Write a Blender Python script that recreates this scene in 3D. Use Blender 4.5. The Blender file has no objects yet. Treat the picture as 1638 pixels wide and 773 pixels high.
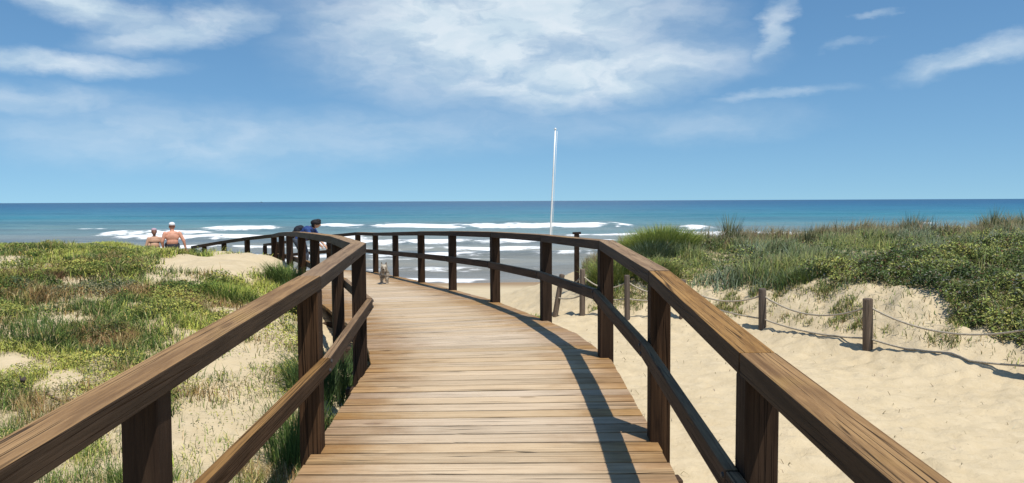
import bpy, bmesh, math, random
import numpy as np
from mathutils import Vector, Matrix

random.seed(7)
rng = np.random.default_rng(11)
S = bpy.context.scene
R = math.radians
CZ = 4.6                      # camera height above the sea (m); H below = depth under the camera

# ------------------------------------------------------------------ camera
cam_d = bpy.data.cameras.new('camera')
cam = bpy.data.objects.new('camera', cam_d)
S.collection.objects.link(cam)
cam_d.sensor_width = 36.0
cam_d.lens = 36.0 * 1230.0 / 1638.0
cam_d.clip_start = 0.05
cam_d.clip_end = 60000
cam.location = (0, 0, CZ)
PITCH = math.atan(65.0 / 1230.0)
cam.matrix_world = Matrix.Translation((0, 0, CZ)) @ Matrix.Rotation(R(90) - PITCH, 4, 'X') @ Matrix.Rotation(R(-0.245), 4, 'Z')
S.camera = cam

# ------------------------------------------------------------------ sun, sky, exposure
SUN_DIR = Vector((0.30, -0.37, 1.0)).normalized()      # towards the sun
SUN_EL = math.asin(SUN_DIR.z)
SUN_AZ = math.atan2(SUN_DIR.x, SUN_DIR.y)
sun_d = bpy.data.lights.new('sun', 'SUN')
sun_d.energy = 5.0
sun_d.angle = R(0.53)
sun_d.color = (1.0, 0.94, 0.84)
sun = bpy.data.objects.new('sun', sun_d)
sun.rotation_euler = (-SUN_DIR).to_track_quat('-Z', 'Y').to_euler()
sun.location = (10, -10, 30)
S.collection.objects.link(sun)
S.view_settings.view_transform = 'Standard'
S.view_settings.look = 'None'
S.view_settings.exposure = 0.0
S.view_settings.gamma = 1.0
S.cycles.max_bounces = 5
S.cycles.diffuse_bounces = 3
S.cycles.glossy_bounces = 2
S.cycles.transmission_bounces = 2
S.cycles.caustics_reflective = False
S.cycles.caustics_refractive = False

world = bpy.data.worlds.new('World')
S.world = world
world.use_nodes = True


class NT:
    """tiny node-tree helper"""
    def __init__(s, tree):
        s.t = tree; s.n = tree.nodes; s.l = tree.links

    def node(s, kind, **kw):
        n = s.n.new(kind)
        for k, v in kw.items():
            setattr(n, k, v)
        return n

    def put(s, sock, v):
        if v is None:
            return
        if hasattr(v, 'is_linked') or isinstance(v, bpy.types.NodeSocket):
            s.l.new(v, sock)
        else:
            if isinstance(v, (tuple, list)) and len(v) == 3 and len(getattr(sock, 'default_value', (0,))) == 4:
                v = (*v, 1)
            sock.default_value = v

    def math(s, op, a, b=None, c=None, clamp=False):
        n = s.node('ShaderNodeMath', operation=op, use_clamp=clamp)
        s.put(n.inputs[0], a)
        if b is not None: s.put(n.inputs[1], b)
        if c is not None: s.put(n.inputs[2], c)
        return n.outputs[0]

    def rng(s, v, a, b, c=0.0, d=1.0, smooth=True):
        n = s.node('ShaderNodeMapRange', interpolation_type='SMOOTHSTEP' if smooth else 'LINEAR')
        s.put(n.inputs[0], v)
        for i, x in enumerate((a, b, c, d)):
            s.put(n.inputs[1 + i], x)
        return n.outputs[0]

    def mix(s, f, a, b, blend='MIX'):
        n = s.node('ShaderNodeMix', data_type='RGBA', blend_type=blend)
        s.put(n.inputs[0], f); s.put(n.inputs[6], a); s.put(n.inputs[7], b)
        return n.outputs[2]

    def noise(s, vec, scale, detail=4.0, rough=0.55, dist=0.0):
        n = s.node('ShaderNodeTexNoise')
        s.put(n.inputs['Vector'], vec)
        n.inputs['Scale'].default_value = scale
        n.inputs['Detail'].default_value = detail
        n.inputs['Roughness'].default_value = rough
        n.inputs['Distortion'].default_value = dist
        return n.outputs['Fac']

    def mapping(s, vec, loc=(0, 0, 0), rot=(0, 0, 0), sc=(1, 1, 1), kind='POINT'):
        n = s.node('ShaderNodeMapping', vector_type=kind)
        s.put(n.inputs['Vector'], vec)
        n.inputs['Location'].default_value = loc
        n.inputs['Rotation'].default_value = rot
        n.inputs['Scale'].default_value = sc
        return n.outputs[0]


def build_sky():
    t = world.node_tree
    t.nodes.clear()
    g = NT(t)
    sky = g.node('ShaderNodeTexSky', sky_type='NISHITA')
    sky.sun_disc = False
    sky.sun_elevation = SUN_EL
    sky.sun_rotation = SUN_AZ
    sky.altitude = 0
    sky.air_density = 1.0
    sky.dust_density = 0.25
    sky.ozone_density = 1.6
    hs = g.node('ShaderNodeHueSaturation')
    hs.inputs['Saturation'].default_value = 1.10
    hs.inputs['Value'].default_value = 1.07
    tint = g.mix(1.0, sky.outputs[0], (0.95, 1.12, 1.17), 'MULTIPLY')
    g.l.new(tint, hs.inputs['Color'])
    tc = g.node('ShaderNodeTexCoord')
    sep = g.node('ShaderNodeSeparateXYZ')
    g.l.new(tc.outputs['Generated'], sep.inputs[0])
    # clear sea air: the pale yellow band low on the horizon is skipped
    lift = g.node('ShaderNodeCombineXYZ')
    g.put(lift.inputs[0], sep.outputs[0]); g.put(lift.inputs[1], sep.outputs[1])
    g.put(lift.inputs[2], g.math('ADD', g.math('MULTIPLY', sep.outputs[2], 0.9), 0.115))
    nv = g.node('ShaderNodeVectorMath', operation='NORMALIZE'); g.put(nv.inputs[0], lift.outputs[0])
    g.l.new(nv.outputs[0], sky.inputs['Vector'])
    az = g.math('ARCTAN2', sep.outputs[0], sep.outputs[1])
    el = g.math('ARCSINE', sep.outputs[2])
    cmb = g.node('ShaderNodeCombineXYZ')
    g.put(cmb.inputs[0], az); g.put(cmb.inputs[1], el)
    P = cmb.outputs[0]
    # warp so that cloud edges fray
    wn = g.node('ShaderNodeTexNoise'); g.put(wn.inputs['Vector'], g.mapping(P, sc=(1, 2.2, 1)))
    wn.inputs['Scale'].default_value = 9; wn.inputs['Detail'].default_value = 6; wn.inputs['Roughness'].default_value = 0.6
    sub = g.node('ShaderNodeVectorMath', operation='SUBTRACT'); g.put(sub.inputs[0], wn.outputs['Color']); sub.inputs[1].default_value = (0.5, 0.5, 0.5)
    scl = g.node('ShaderNodeVectorMath', operation='MULTIPLY'); g.put(scl.inputs[0], sub.outputs[0]); scl.inputs[1].default_value = (0.13, 0.05, 0)
    add = g.node('ShaderNodeVectorMath', operation='ADD'); g.put(add.inputs[0], P); g.put(add.inputs[1], scl.outputs[0])
    W = add.outputs[0]
    # cloud banks: azimuth, elevation, half-width, half-height (rad), tilt, density
    banks = [(-0.015, 0.225, 0.25, 0.105, 0, 1.15), (0.10, 0.160, 0.19, 0.045, 0.10, 1.05), (-0.02, 0.17, 0.2, 0.05, -0.05, 0.9), (-0.155, 0.195, 0.07, 0.028, 0, 0.8),
             (0.19, 0.235, 0.10, 0.05, 0, 0.5), (-0.52, 0.225, 0.13, 0.020, -0.20, 0.95), (-0.39, 0.205, 0.10, 0.022, 0.2, 0.9),
             (-0.53, 0.158, 0.12, 0.014, 0, 0.85), (-0.39, 0.080, 0.26, 0.040, 0, 0.42), (-0.56, 0.115, 0.12, 0.020, 0, 0.5),
             (-0.22, 0.085, 0.25, 0.035, 0, 0.35), (0.325, 0.205, 0.055, 0.018, 0.75, 0.6), (0.545, 0.155, 0.085, 0.014, 0.16, 0.75),
             (0.445, 0.212, 0.02, 0.005, 0.1, 0.4), (0.405, 0.178, 0.025, 0.006, 0.2, 0.3), (0.32, 0.125, 0.08, 0.008, 0.05, 0.5),
             (0.25, 0.095, 0.13, 0.025, 0, 0.28), (0.02, 0.10, 0.30, 0.03, 0, 0.22), (0.46, 0.27, 0.10, 0.02, 0.2, 0.5),
             (-0.95, 0.20, 0.22, 0.05, 0, 0.8), (0.95, 0.16, 0.18, 0.03, 0.1, 0.8), (-0.30, 0.36, 0.25, 0.05, 0.1, 0.8), (0.25, 0.40, 0.3, 0.06, 0.1, 0.8)]
    tot = None
    for (a, e, rx, ry, rot, k) in banks:
        m = g.mapping(W, (a, e, 0), (0, 0, rot), (rx, ry, 1), 'TEXTURE')
        ln = g.node('ShaderNodeVectorMath', operation='LENGTH'); g.put(ln.inputs[0], m)
        v = g.rng(ln.outputs['Value'], 1.4, 0.15, 0.0, k)
        tot = v if tot is None else g.math('MAXIMUM', tot, v)
    streak = g.noise(g.mapping(W, rot=(0, 0, 0.12), sc=(1, 3.2, 1)), 9, 8, 0.55, 0.3)
    puff = g.noise(g.mapping(W, sc=(1, 2.0, 1)), 13, 7, 0.55, 0.2)
    tex = g.math('ADD', g.math('MULTIPLY', streak, 0.65), g.math('MULTIPLY', puff, 0.35))
    # scattered cirrus over the rest of the sky
    wide = g.rng(g.noise(g.mapping(P, sc=(1, 2.2, 1)), 3.2, 6, 0.6, 0.5), 0.5, 0.8, 0.0, 0.35)
    high = g.rng(el, 0.28, 0.45)
    tot = g.math('MAXIMUM', tot, g.math('MULTIPLY', wide, high))
    dens = g.math('MULTIPLY', tot, g.rng(tex, 0.28, 0.62, 0.42, 1.08))
    dens = g.math('MINIMUM', dens, 0.98)
    shade = g.mix(g.rng(puff, 0.35, 0.7), (6.9, 8.2, 9.0), (8.8, 9.5, 9.9))
    col = g.mix(g.math('MULTIPLY', dens, 0.84), hs.outputs[0], shade)
    bg = g.node('ShaderNodeBackground')
    bg.inputs['Strength'].default_value = 0.10
    g.l.new(col, bg.inputs['Color'])
    out = g.node('ShaderNodeOutputWorld')
    g.l.new(bg.outputs[0], out.inputs['Surface'])


build_sky()

# ------------------------------------------------------------------ helpers
COL = S.collection


def tag(o, label=None, cat=None, group=None, kind=None):
    if label: o['label'] = label
    if cat: o['category'] = cat
    if group: o['group'] = group
    if kind: o['kind'] = kind
    return o


def link(name, me, mat=None, parent=None):
    o = bpy.data.objects.new(name, me)
    COL.objects.link(o)
    if mat is not None and me is not None:
        me.materials.append(mat)
    if parent is not None:
        o.parent = parent
    return o


def empty(name, loc=(0, 0, 0), rz=0.0):
    o = bpy.data.objects.new(name, None)
    o.empty_display_size = 0.2
    o.location = loc
    o.rotation_euler = (0, 0, rz)
    COL.objects.link(o)
    return o


def mesh_np(name, V, F4=None, F3=None, smooth=False):
    """mesh from numpy arrays of quads and triangles"""
    me = bpy.data.meshes.new(name)
    V = np.ascontiguousarray(V, dtype=np.float32)
    me.vertices.add(len(V))
    me.vertices.foreach_set('co', V.ravel())
    loops, starts, n = [], [], 0
    if F4 is not None and len(F4):
        F4 = np.asarray(F4, dtype=np.int32); loops.append(F4.ravel())
        starts.append(np.arange(len(F4), dtype=np.int32) * 4); n = F4.size
    if F3 is not None and len(F3):
        F3 = np.asarray(F3, dtype=np.int32); loops.append(F3.ravel())
        starts.append(n + np.arange(len(F3), dtype=np.int32) * 3)
    lp = np.concatenate(loops); st = np.concatenate(starts)
    me.loops.add(len(lp)); me.loops.foreach_set('vertex_index', lp)
    me.polygons.add(len(st)); me.polygons.foreach_set('loop_start', st)
    me.update(calc_edges=True)
    if smooth:
        me.polygons.foreach_set('use_smooth', np.ones(len(st), dtype=bool))
    return me


def add_attr(me, name, vals, kind='FLOAT'):
    a = me.attributes.new(name, kind, 'POINT')
    if kind == 'FLOAT':
        a.data.foreach_set('value', np.ascontiguousarray(vals, dtype=np.float32).ravel())
    else:
        v = np.ones((len(vals), 4), dtype=np.float32); v[:, :3] = vals
        a.data.foreach_set('color', v.ravel())


def _hash(ix, iy, seed):
    h = (ix.astype(np.int64) * 374761393 + iy.astype(np.int64) * 668265263 + seed * 1274126177) & 0xFFFFFFFF
    h = ((h ^ (h >> 13)) * 1274126177) & 0xFFFFFFFF
    h = (h ^ (h >> 16)) & 0xFFFFFF
    return h / float(0xFFFFFF)


def vnoise(x, y, seed=0):
    x = np.asarray(x, float); y = np.asarray(y, float)
    ix = np.floor(x); iy = np.floor(y)
    fx = x - ix; fy = y - iy
    fx = fx * fx * (3 - 2 * fx); fy = fy * fy * (3 - 2 * fy)
    a = _hash(ix, iy, seed); b = _hash(ix + 1, iy, seed)
    c = _hash(ix, iy + 1, seed); d = _hash(ix + 1, iy + 1, seed)
    return (a * (1 - fx) + b * fx) * (1 - fy) + (c * (1 - fx) + d * fx) * fy


def fbm(x, y, seed=0, oct=4, rough=0.5):
    s, amp, tot = 0.0, 1.0, 0.0
    for i in range(oct):
        s = s + amp * vnoise(x * 2 ** i + 17.3 * i, y * 2 ** i - 9.1 * i, seed + i)
        tot += amp; amp *= rough
    return s / tot


def sstep(a, b, x):
    t = np.clip((x - a) / (b - a), 0, 1)
    return t * t * (3 - 2 * t)


# ------------------------------------------------------------------ materials
def new_mat(name):
    m = bpy.data.materials.new(name)
    m.use_nodes = True
    m.node_tree.nodes.clear()
    g = NT(m.node_tree)
    out = g.node('ShaderNodeOutputMaterial')
    b = g.node('ShaderNodeBsdfPrincipled')
    g.l.new(b.outputs[0], out.inputs['Surface'])
    return m, g, b, out


def bump(g, b, h, strength, dist):
    n = g.node('ShaderNodeBump')
    n.inputs['Strength'].default_value = strength
    n.inputs['Distance'].default_value = dist
    g.put(n.inputs['Height'], h)
    g.l.new(n.outputs[0], b.inputs['Normal'])


def wood(name, dark, mid, light, rough=0.7, axis=0, cracks=0.5, tint=0.25, stain=None, wear=None, side=None, topc=None):
    """grain along the local axis; every timber gets its own offset"""
    m, g, b, out = new_mat(name)
    tc = g.node('ShaderNodeTexCoord')
    oi = g.node('ShaderNodeObjectInfo')
    off = g.node('ShaderNodeVectorMath', operation='SCALE')
    off.inputs[0].default_value = (31.7, 17.3, 23.9)
    g.put(off.inputs['Scale'], oi.outputs['Random'])
    ad = g.node('ShaderNodeVectorMath', operation='ADD')
    g.put(ad.inputs[0], tc.outputs['Object']); g.put(ad.inputs[1], off.outputs[0])
    v = ad.outputs[0]
    sc1 = [30, 30, 30]; sc1[axis] = 2.0
    sc2 = [120, 120, 120]; sc2[axis] = 5.0
    sc3 = [7, 7, 7]; sc3[axis] = 0.8
    g1 = g.noise(g.mapping(v, sc=sc1), 1.0, 9, 0.68, 0.25)
    g2 = g.noise(g.mapping(v, sc=sc2), 1.0, 6, 0.65, 0.1)
    g3 = g.noise(g.mapping(v, sc=sc3), 1.0, 4, 0.55, 0.8)
    blot = g.noise(v, 2.3, 5, 0.6)
    c = g.mix(g.rng(g1, 0.32, 0.70), dark, mid)
    c = g.mix(g.rng(g3, 0.38, 0.74, 0.12, 0.8), c, light)
    c = g.mix(g.rng(g2, 0.50, 0.70, 0, 0.6), c, dark)
    c = g.mix(g.rng(blot, 0.52, 0.8, 0, 0.35), c, dark)
    if wear is not None:
        sep = g.node('ShaderNodeSeparateXYZ'); g.put(sep.inputs[0], tc.outputs['Object'])
        w = g.math('ABSOLUTE', sep.outputs[axis])
        w = g.math('ADD', w, g.math('MULTIPLY', g.math('SUBTRACT', blot, 0.5), 0.9))
        w = g.math('MULTIPLY', g.rng(w, 1.02, 0.25), g.rng(g1, 0.15, 0.6, 0.55, 1.0))
        c = g.mix(g.math('MULTIPLY', w, 0.8), c, wear)
    if stain is not None:
        s2 = g.noise(v, 1.1, 4, 0.6)
        c = g.mix(g.rng(s2, 0.54, 0.70, 0, 0.7), c, stain)
    if side is not None:          # upward faces keep the paler grain colours, the others take the darker side colour
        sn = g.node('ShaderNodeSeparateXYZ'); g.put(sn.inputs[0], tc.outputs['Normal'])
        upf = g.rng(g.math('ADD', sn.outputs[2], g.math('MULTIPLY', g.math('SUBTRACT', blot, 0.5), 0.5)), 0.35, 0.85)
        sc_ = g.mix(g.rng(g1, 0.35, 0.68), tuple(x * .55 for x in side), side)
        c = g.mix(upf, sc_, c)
    # long drying cracks and a few knots
    sck = [62, 62, 62]; sck[axis] = 0.7
    ck = g.node('ShaderNodeTexVoronoi', feature='DISTANCE_TO_EDGE'); g.put(ck.inputs['Vector'], g.mapping(v, sc=sck)); ck.inputs['Scale'].default_value = 0.7
    ckm = g.math('MULTIPLY', g.rng(ck.outputs['Distance'], 0.045, 0.0), g.rng(g3, 0.46, 0.56))
    kn = g.node('ShaderNodeTexVoronoi', feature='F1')
    skn = [9, 9, 9]; skn[axis] = 3.0
    g.put(kn.inputs['Vector'], g.mapping(v, sc=skn)); kn.inputs['Scale'].default_value = 0.42
    knm = g.rng(kn.outputs['Distance'], 0.10, 0.05)
    c = g.mix(g.math('MULTIPLY', ckm, cracks), c, (dark[0] * .25, dark[1] * .25, dark[2] * .25))
    c = g.mix(g.math('MULTIPLY', knm, 0.4), c, (dark[0] * .4, dark[1] * .35, dark[2] * .35))
    # each timber a little lighter or darker
    hv = g.node('ShaderNodeHueSaturation')
    g.put(hv.inputs['Value'], g.rng(oi.outputs['Random'], 0, 1, 1 - tint, 1 + tint, smooth=False))
    sat = g.math('FRACT', g.math('MULTIPLY', oi.outputs['Random'], 7.13))
    g.put(hv.inputs['Saturation'], g.rng(sat, 0, 1, 0.8, 1.1, smooth=False))
    g.put(hv.inputs['Color'], c)
    g.l.new(hv.outputs[0], b.inputs['Base Color'])
    b.inputs['Roughness'].default_value = rough
    b.inputs['Specular IOR Level'].default_value = 0.10
    h = g.math('SUBTRACT', g.math('ADD', g.math('MULTIPLY', g1, 0.6), g.math('MULTIPLY', g2, 0.5)), g.math('MULTIPLY', ckm, 1.6))
    bump(g, b, h, 0.8, 0.007)
    return m


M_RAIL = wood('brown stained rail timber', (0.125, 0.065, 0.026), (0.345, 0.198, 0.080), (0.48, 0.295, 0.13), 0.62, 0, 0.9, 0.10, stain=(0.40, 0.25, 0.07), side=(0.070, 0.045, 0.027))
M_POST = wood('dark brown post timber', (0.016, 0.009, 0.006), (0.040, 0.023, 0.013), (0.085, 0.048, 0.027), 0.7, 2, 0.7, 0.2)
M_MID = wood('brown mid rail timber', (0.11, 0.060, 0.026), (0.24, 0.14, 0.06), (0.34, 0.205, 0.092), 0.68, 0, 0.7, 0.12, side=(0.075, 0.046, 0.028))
M_PLANK = wood('worn deck plank timber', (0.19, 0.100, 0.042), (0.38, 0.225, 0.100), (0.49, 0.315, 0.150), 0.6, 0, 0.5, 0.09, wear=(0.60, 0.475, 0.325))
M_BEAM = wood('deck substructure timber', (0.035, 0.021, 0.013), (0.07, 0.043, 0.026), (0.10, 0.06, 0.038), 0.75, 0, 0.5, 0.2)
M_LOG = wood('grey weathered log', (0.075, 0.055, 0.042), (0.15, 0.115, 0.09), (0.23, 0.185, 0.145), 0.85, 2, 0.8, 0.18)


def plain(name, c, rough=0.6, noise=0.0, scale=20, spec=0.4):
    m, g, b, out = new_mat(name)
    if noise:
        tc = g.node('ShaderNodeTexCoord')
        n = g.noise(tc.outputs['Object'], scale, 4)
        d = tuple(x * (1 - noise) for x in c); l = tuple(min(1, x * (1 + noise)) for x in c)
        g.l.new(g.mix(g.rng(n, 0.3, 0.7), d, l), b.inputs['Base Color'])
    else:
        b.inputs['Base Color'].default_value = (*c, 1)
    b.inputs['Roughness'].default_value = rough
    b.inputs['Specular IOR Level'].default_value = spec
    return m


M_ROPE = plain('pale hemp rope', (0.40, 0.35, 0.27), 0.9, 0.25, 60)
M_WHITE = plain('white painted metal', (0.80, 0.80, 0.78), 0.4, 0.05, 3)
M_IRON = plain('dark fittings', (0.03, 0.03, 0.03), 0.6)
M_SKIN = plain('sun reddened skin', (0.56, 0.27, 0.18), 0.6, 0.18, 6)
M_SKIN2 = plain('tanned skin', (0.50, 0.30, 0.20), 0.6, 0.1, 6)
M_NAVY = plain('navy cloth', (0.012, 0.014, 0.022), 0.85, 0.3, 30)
M_BLUE = plain('blue cloth', (0.020, 0.050, 0.17), 0.85, 0.35, 14)
M_HAIR = plain('dark hair', (0.012, 0.011, 0.014), 0.7, 0.3, 40)
M_HAIR2 = plain('brown hair', (0.16, 0.075, 0.05), 0.7, 0.3, 40)
M_CAP = plain('white cap cloth', (0.72, 0.73, 0.76), 0.85, 0.05, 20)
M_SHORT = plain('faded denim', (0.06, 0.075, 0.10), 0.9, 0.2, 20)
M_PINK = plain('lilac cap cloth', (0.42, 0.30, 0.36), 0.85, 0.1, 20)
M_HULL = plain('hull paint', (0.12, 0.14, 0.18), 0.6)


def leafmat(name, trans=0.3, rough=0.55):
    m, g, b, out = new_mat(name)
    at = g.node('ShaderNodeAttribute', attribute_name='Col')
    g.l.new(at.outputs['Color'], b.inputs['Base Color'])
    b.inputs['Roughness'].default_value = rough
    b.inputs['Specular IOR Level'].default_value = 0.10
    tr = g.node('ShaderNodeBsdfTranslucent')
    g.l.new(g.mix(0.35, at.outputs['Color'], (0.30, 0.34, 0.06)), tr.inputs['Color'])
    # a blade scatters light like the sward it stands in: soften its normal towards the sky
    ge = g.node('ShaderNodeNewGeometry')
    vs = g.node('ShaderNodeVectorMath', operation='SCALE'); g.put(vs.inputs[0], ge.outputs['Normal']); vs.inputs['Scale'].default_value = 0.55
    va = g.node('ShaderNodeVectorMath', operation='ADD'); g.put(va.inputs[0], vs.outputs[0]); va.inputs[1].default_value = (0, 0, 0.6)
    vn = g.node('ShaderNodeVectorMath', operation='NORMALIZE'); g.put(vn.inputs[0], va.outputs[0])
    g.l.new(vn.outputs[0], b.inputs['Normal'])
    mx = g.node('ShaderNodeMixShader'); mx.inputs[0].default_value = trans
    g.l.new(b.outputs[0], mx.inputs[1]); g.l.new(tr.outputs[0], mx.inputs[2])
    g.l.new(mx.outputs[0], out.inputs['Surface'])
    return m


M_BLADE = leafmat('grass blades', 0.28)
M_LEAF = leafmat('small leaves', 0.2, 0.5)


def sand_mat():
    m, g, b, out = new_mat('dune sand')
    tc = g.node('ShaderNodeTexCoord')
    v = tc.outputs['Object']
    lit = g.node('ShaderNodeAttribute', attribute_name='litter').outputs['Fac']
    wet = g.node('ShaderNodeAttribute', attribute_name='wet').outputs['Fac']
    n1 = g.noise(v, 0.8, 5); n2 = g.noise(v, 6, 5, 0.6); n3 = g.noise(v, 90, 3, 0.6)
    c = g.mix(g.rng(n1, 0.3, 0.7), (0.505, 0.410, 0.262), (0.555, 0.455, 0.296))
    c = g.mix(g.rng(n2, 0.35, 0.7, 0, 0.35), c, (0.62, 0.525, 0.37))
    c = g.mix(g.rng(n3, 0.55, 0.8, 0, 0.3), c, (0.40, 0.30, 0.18))
    spk = g.noise(v, 38, 2, 0.5)
    c = g.mix(g.rng(spk, 0.70, 0.76, 0, 0.5), c, (0.16, 0.12, 0.08))
    lt = g.mix(g.rng(g.noise(v, 14, 4, 0.65), 0.35, 0.68), (0.24, 0.20, 0.10), (0.52, 0.43, 0.26))
    f = g.math('MULTIPLY', lit, g.rng(g.noise(v, 5, 5, 0.65), 0.30, 0.62, 0.25, 1.0))
    c = g.mix(f, c, lt)
    c = g.mix(wet, c, (0.30, 0.21, 0.125))
    g.l.new(c, b.inputs['Base Color'])
    b.inputs['Roughness'].default_value = 0.9
    b.inputs['Specular IOR Level'].default_value = 0.15
    h = g.math('ADD', g.math('MULTIPLY', g.noise(v, 9, 6, 0.6, 0.3), 1.0), g.math('MULTIPLY', n3, 0.12))
    bump(g, b, h, 0.5, 0.05)
    return m


M_SAND = sand_mat()


def sea_mat():
    m, g, b, out = new_mat('sea water')
    tc = g.node('ShaderNodeTexCoord')
    v = tc.outputs['Object']
    sep = g.node('ShaderNodeSeparateXYZ'); g.put(sep.inputs[0], v)
    lg = g.math('LOGARITHM', sep.outputs[1], 10.0)
    nz = g.noise(g.mapping(v, sc=(0.004, 0.016, 1)), 1, 6, 0.6)
    lg = g.math('ADD', lg, g.math('MULTIPLY', g.math('SUBTRACT', nz, 0.5), 0.40))
    cr = g.node('ShaderNodeValToRGB')
    e = cr.color_ramp.elements
    pts = [(1.62, (0.27, 0.235, 0.19)), (1.75, (0.26, 0.25, 0.205)), (1.98, (0.22, 0.25, 0.235)), (2.15, (0.13, 0.25, 0.265)),
           (2.35, (0.045, 0.205, 0.265)), (2.62, (0.022, 0.155, 0.25)), (2.95, (0.012, 0.095, 0.20)), (3.5, (0.010, 0.075, 0.165)), (4.2, (0.010, 0.07, 0.155))]
    lo, hi = 1.55, 4.3
    while len(e) < len(pts): e.new(0.5)
    for el, (p, c) in zip(e, pts):
        el.position = (p - lo) / (hi - lo); el.color = (*c, 1)
    g.put(cr.inputs[0], g.rng(lg, lo, hi, 0, 1, smooth=False))
    # wind streaks and cat's paws
    st = g.noise(g.mapping(v, sc=(0.012, 0.075, 1)), 1, 8, 0.66)
    c = g.mix(g.rng(st, 0.40, 0.66, 0, 0.42), cr.outputs[0], (0.008, 0.055, 0.105))
    st2 = g.noise(g.mapping(v, sc=(0.05, 0.35, 1)), 1, 6, 0.66)
    c = g.mix(g.rng(st2, 0.55, 0.78, 0, 0.35), c, (0.16, 0.30, 0.34))
    foam = g.node('ShaderNodeAttribute', attribute_name='foam').outputs['Fac']
    fn = g.noise(g.mapping(v, sc=(0.5, 1.3, 1)), 1.6, 7, 0.68, 0.5)
    f = g.rng(g.math('ADD', foam, g.math('MULTIPLY', g.math('SUBTRACT', fn, 0.5), 1.5)), 0.50, 0.92)
    c = g.mix(f, c, (0.82, 0.84, 0.85))
    g.l.new(c, b.inputs['Base Color'])
    g.put(b.inputs['Roughness'], g.rng(f, 0, 1, 0.32, 0.9))
    b.inputs['Specular IOR Level'].default_value = 0.22
    h = g.math('ADD', g.noise(g.mapping(v, sc=(0.35, 1.1, 1)), 1.2, 7, 0.62), g.math('MULTIPLY', g.noise(g.mapping(v, sc=(0.04, 0.12, 1)), 1, 5), 4.0))
    bump(g, b, h, 0.8, 0.5)
    return m


M_SEA = sea_mat()

# ------------------------------------------------------------------ terrain
# scattered spot heights: x, y, metres below the camera
SPOTS = np.array([
    # sand path on the right, under the boardwalk, down to the beach
    (0, -12, 2.2), (0, -4, 2.1), (0, 0, 2.05), (1.5, 0, 2.05), (3, 0, 2.05), (6, 0, 1.95), (1.2, 5, 2.0), (3, 5, 2.02), (5.5, 5, 1.98), (0, 5, 2.0),
    (1.2, 9, 2.02), (3, 9, 2.0), (5.86, 8.64, 2.0), (4.85, 10.4, 2.0), (3.98, 12.15, 2.0), (2.95, 13.3, 2.03), (2.05, 13.6, 2.05), (1.3, 14.0, 2.08),
    (6.9, 6.6, 2.0), (0.85, 14.4, 2.12), (0.3, 13, 2.1), (0, 16, 2.32), (-0.5, 20, 2.8), (-1, 26, 3.45), (0, 33, 4.05), (0, 40, 4.42), (0, 46, 4.72), (0, 60, 5.5),
    (-20, 40, 4.3), (20, 40, 4.3), (-20, 46, 4.7), (20, 46, 4.72), (-40, 60, 5.5), (40, 60, 5.5), (-20, 60, 5.5), (20, 60, 5.5), (-45, 44, 4.5), (45, 44, 4.5),
    (-1.2, 8.5, 1.95), (-2.0, 11, 1.95), (-2.8, 13.5, 2.05), (-3.6, 16, 2.2), (-4.5, 18.6, 2.4), (-7, 22.5, 2.85), (-9.5, 26, 3.2), (0, 10, 2.0),
    (-1.2, 14.5, 2.2), (-2.4, 18, 2.5),
    # right dune: bank, body, crest, back
    (5.6, 10.85, 1.50), (6.7, 9.15, 1.58), (7.6, 7.1, 1.6), (4.65, 12.65, 1.47), (3.3, 14.25, 1.52), (2.35, 14.55, 1.56), (1.65, 15, 1.68),
    (8, 11, 1.25), (6.5, 14, 1.22), (4.5, 15.5, 1.30), (3.2, 16, 1.32), (2.3, 16.5, 1.38), (1.4, 18, 2.0), (0.7, 18, 2.6),
    (3.0, 18.5, 1.25), (4.4, 18.7, 1.28), (5.5, 19, 1.20), (8.5, 19, 1.02), (12, 19, 0.92), (14, 18, 0.90), (3, 24, 1.9), (6, 24, 1.65), (10, 25, 1.4), (16, 25, 1.2),
    (4, 30, 3.0), (10, 31, 2.7), (20, 31, 2.5), (10, 36, 3.9), (20, 36, 3.9), (20, 20, 0.75), (30, 25, 0.9), (30, 10, 0.8), (12, 8, 0.95), (15, 12, 0.75),
    (10, 5, 1.4), (14, 3, 1.2), (10, 0, 1.6), (40, 0, 1.0), (40, -12, 1.0), (12, -12, 1.8), (45, 30, 2.0),
    # left dune
    (-1.5, 0, 2.05), (-1.5, 3, 2.0), (-1.6, 6, 1.93), (-2.15, 8, 1.72), (-3.0, 10.2, 1.38), (-3.8, 12.3, 1.10), (-4.6, 14.5, 0.98), (-5.45, 16.5, 1.15),
    (-6.4, 18.4, 1.40), (-8, 20.3, 1.6), (-3, 4, 1.83), (-3.3, 6, 1.72), (-4, 8, 1.42), (-5, 10, 1.12), (-5.2, 12.5, 0.95), (-6, 14.5, 1.0),
    (-4, 2, 1.85), (-6, 4, 1.58), (-6.5, 7, 1.32), (-7.5, 10, 1.06), (-8, 13, 0.88), (-9, 15, 0.98), (-12, 10, 0.95), (-12, 14, 0.78), (-14, 16, 0.8),
    (-10, 5, 1.4), (-10, 2, 1.5), (-20, 5, 1.0), (-20, 14, 0.8), (-24, 20, 1.0), (-7.5, 17.5, 1.42), (-10, 18, 1.38), (-14, 19, 1.12),
    (-9.2, 21.3, 1.52), (-10.17, 23.0, 1.44), (-10.9, 23.3, 1.56), (-12, 24, 1.75), (-16, 24, 1.8), (-12, 28, 2.7), (-20, 28, 2.8), (-10, 32, 3.6),
    (-20, 34, 3.8), (-6, 28, 3.4), (-3, 30, 3.75), (-40, 0, 1.2), (-40, -12, 1.2), (-10, -12, 1.8), (-45, 30, 2.5),
], float)


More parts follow.
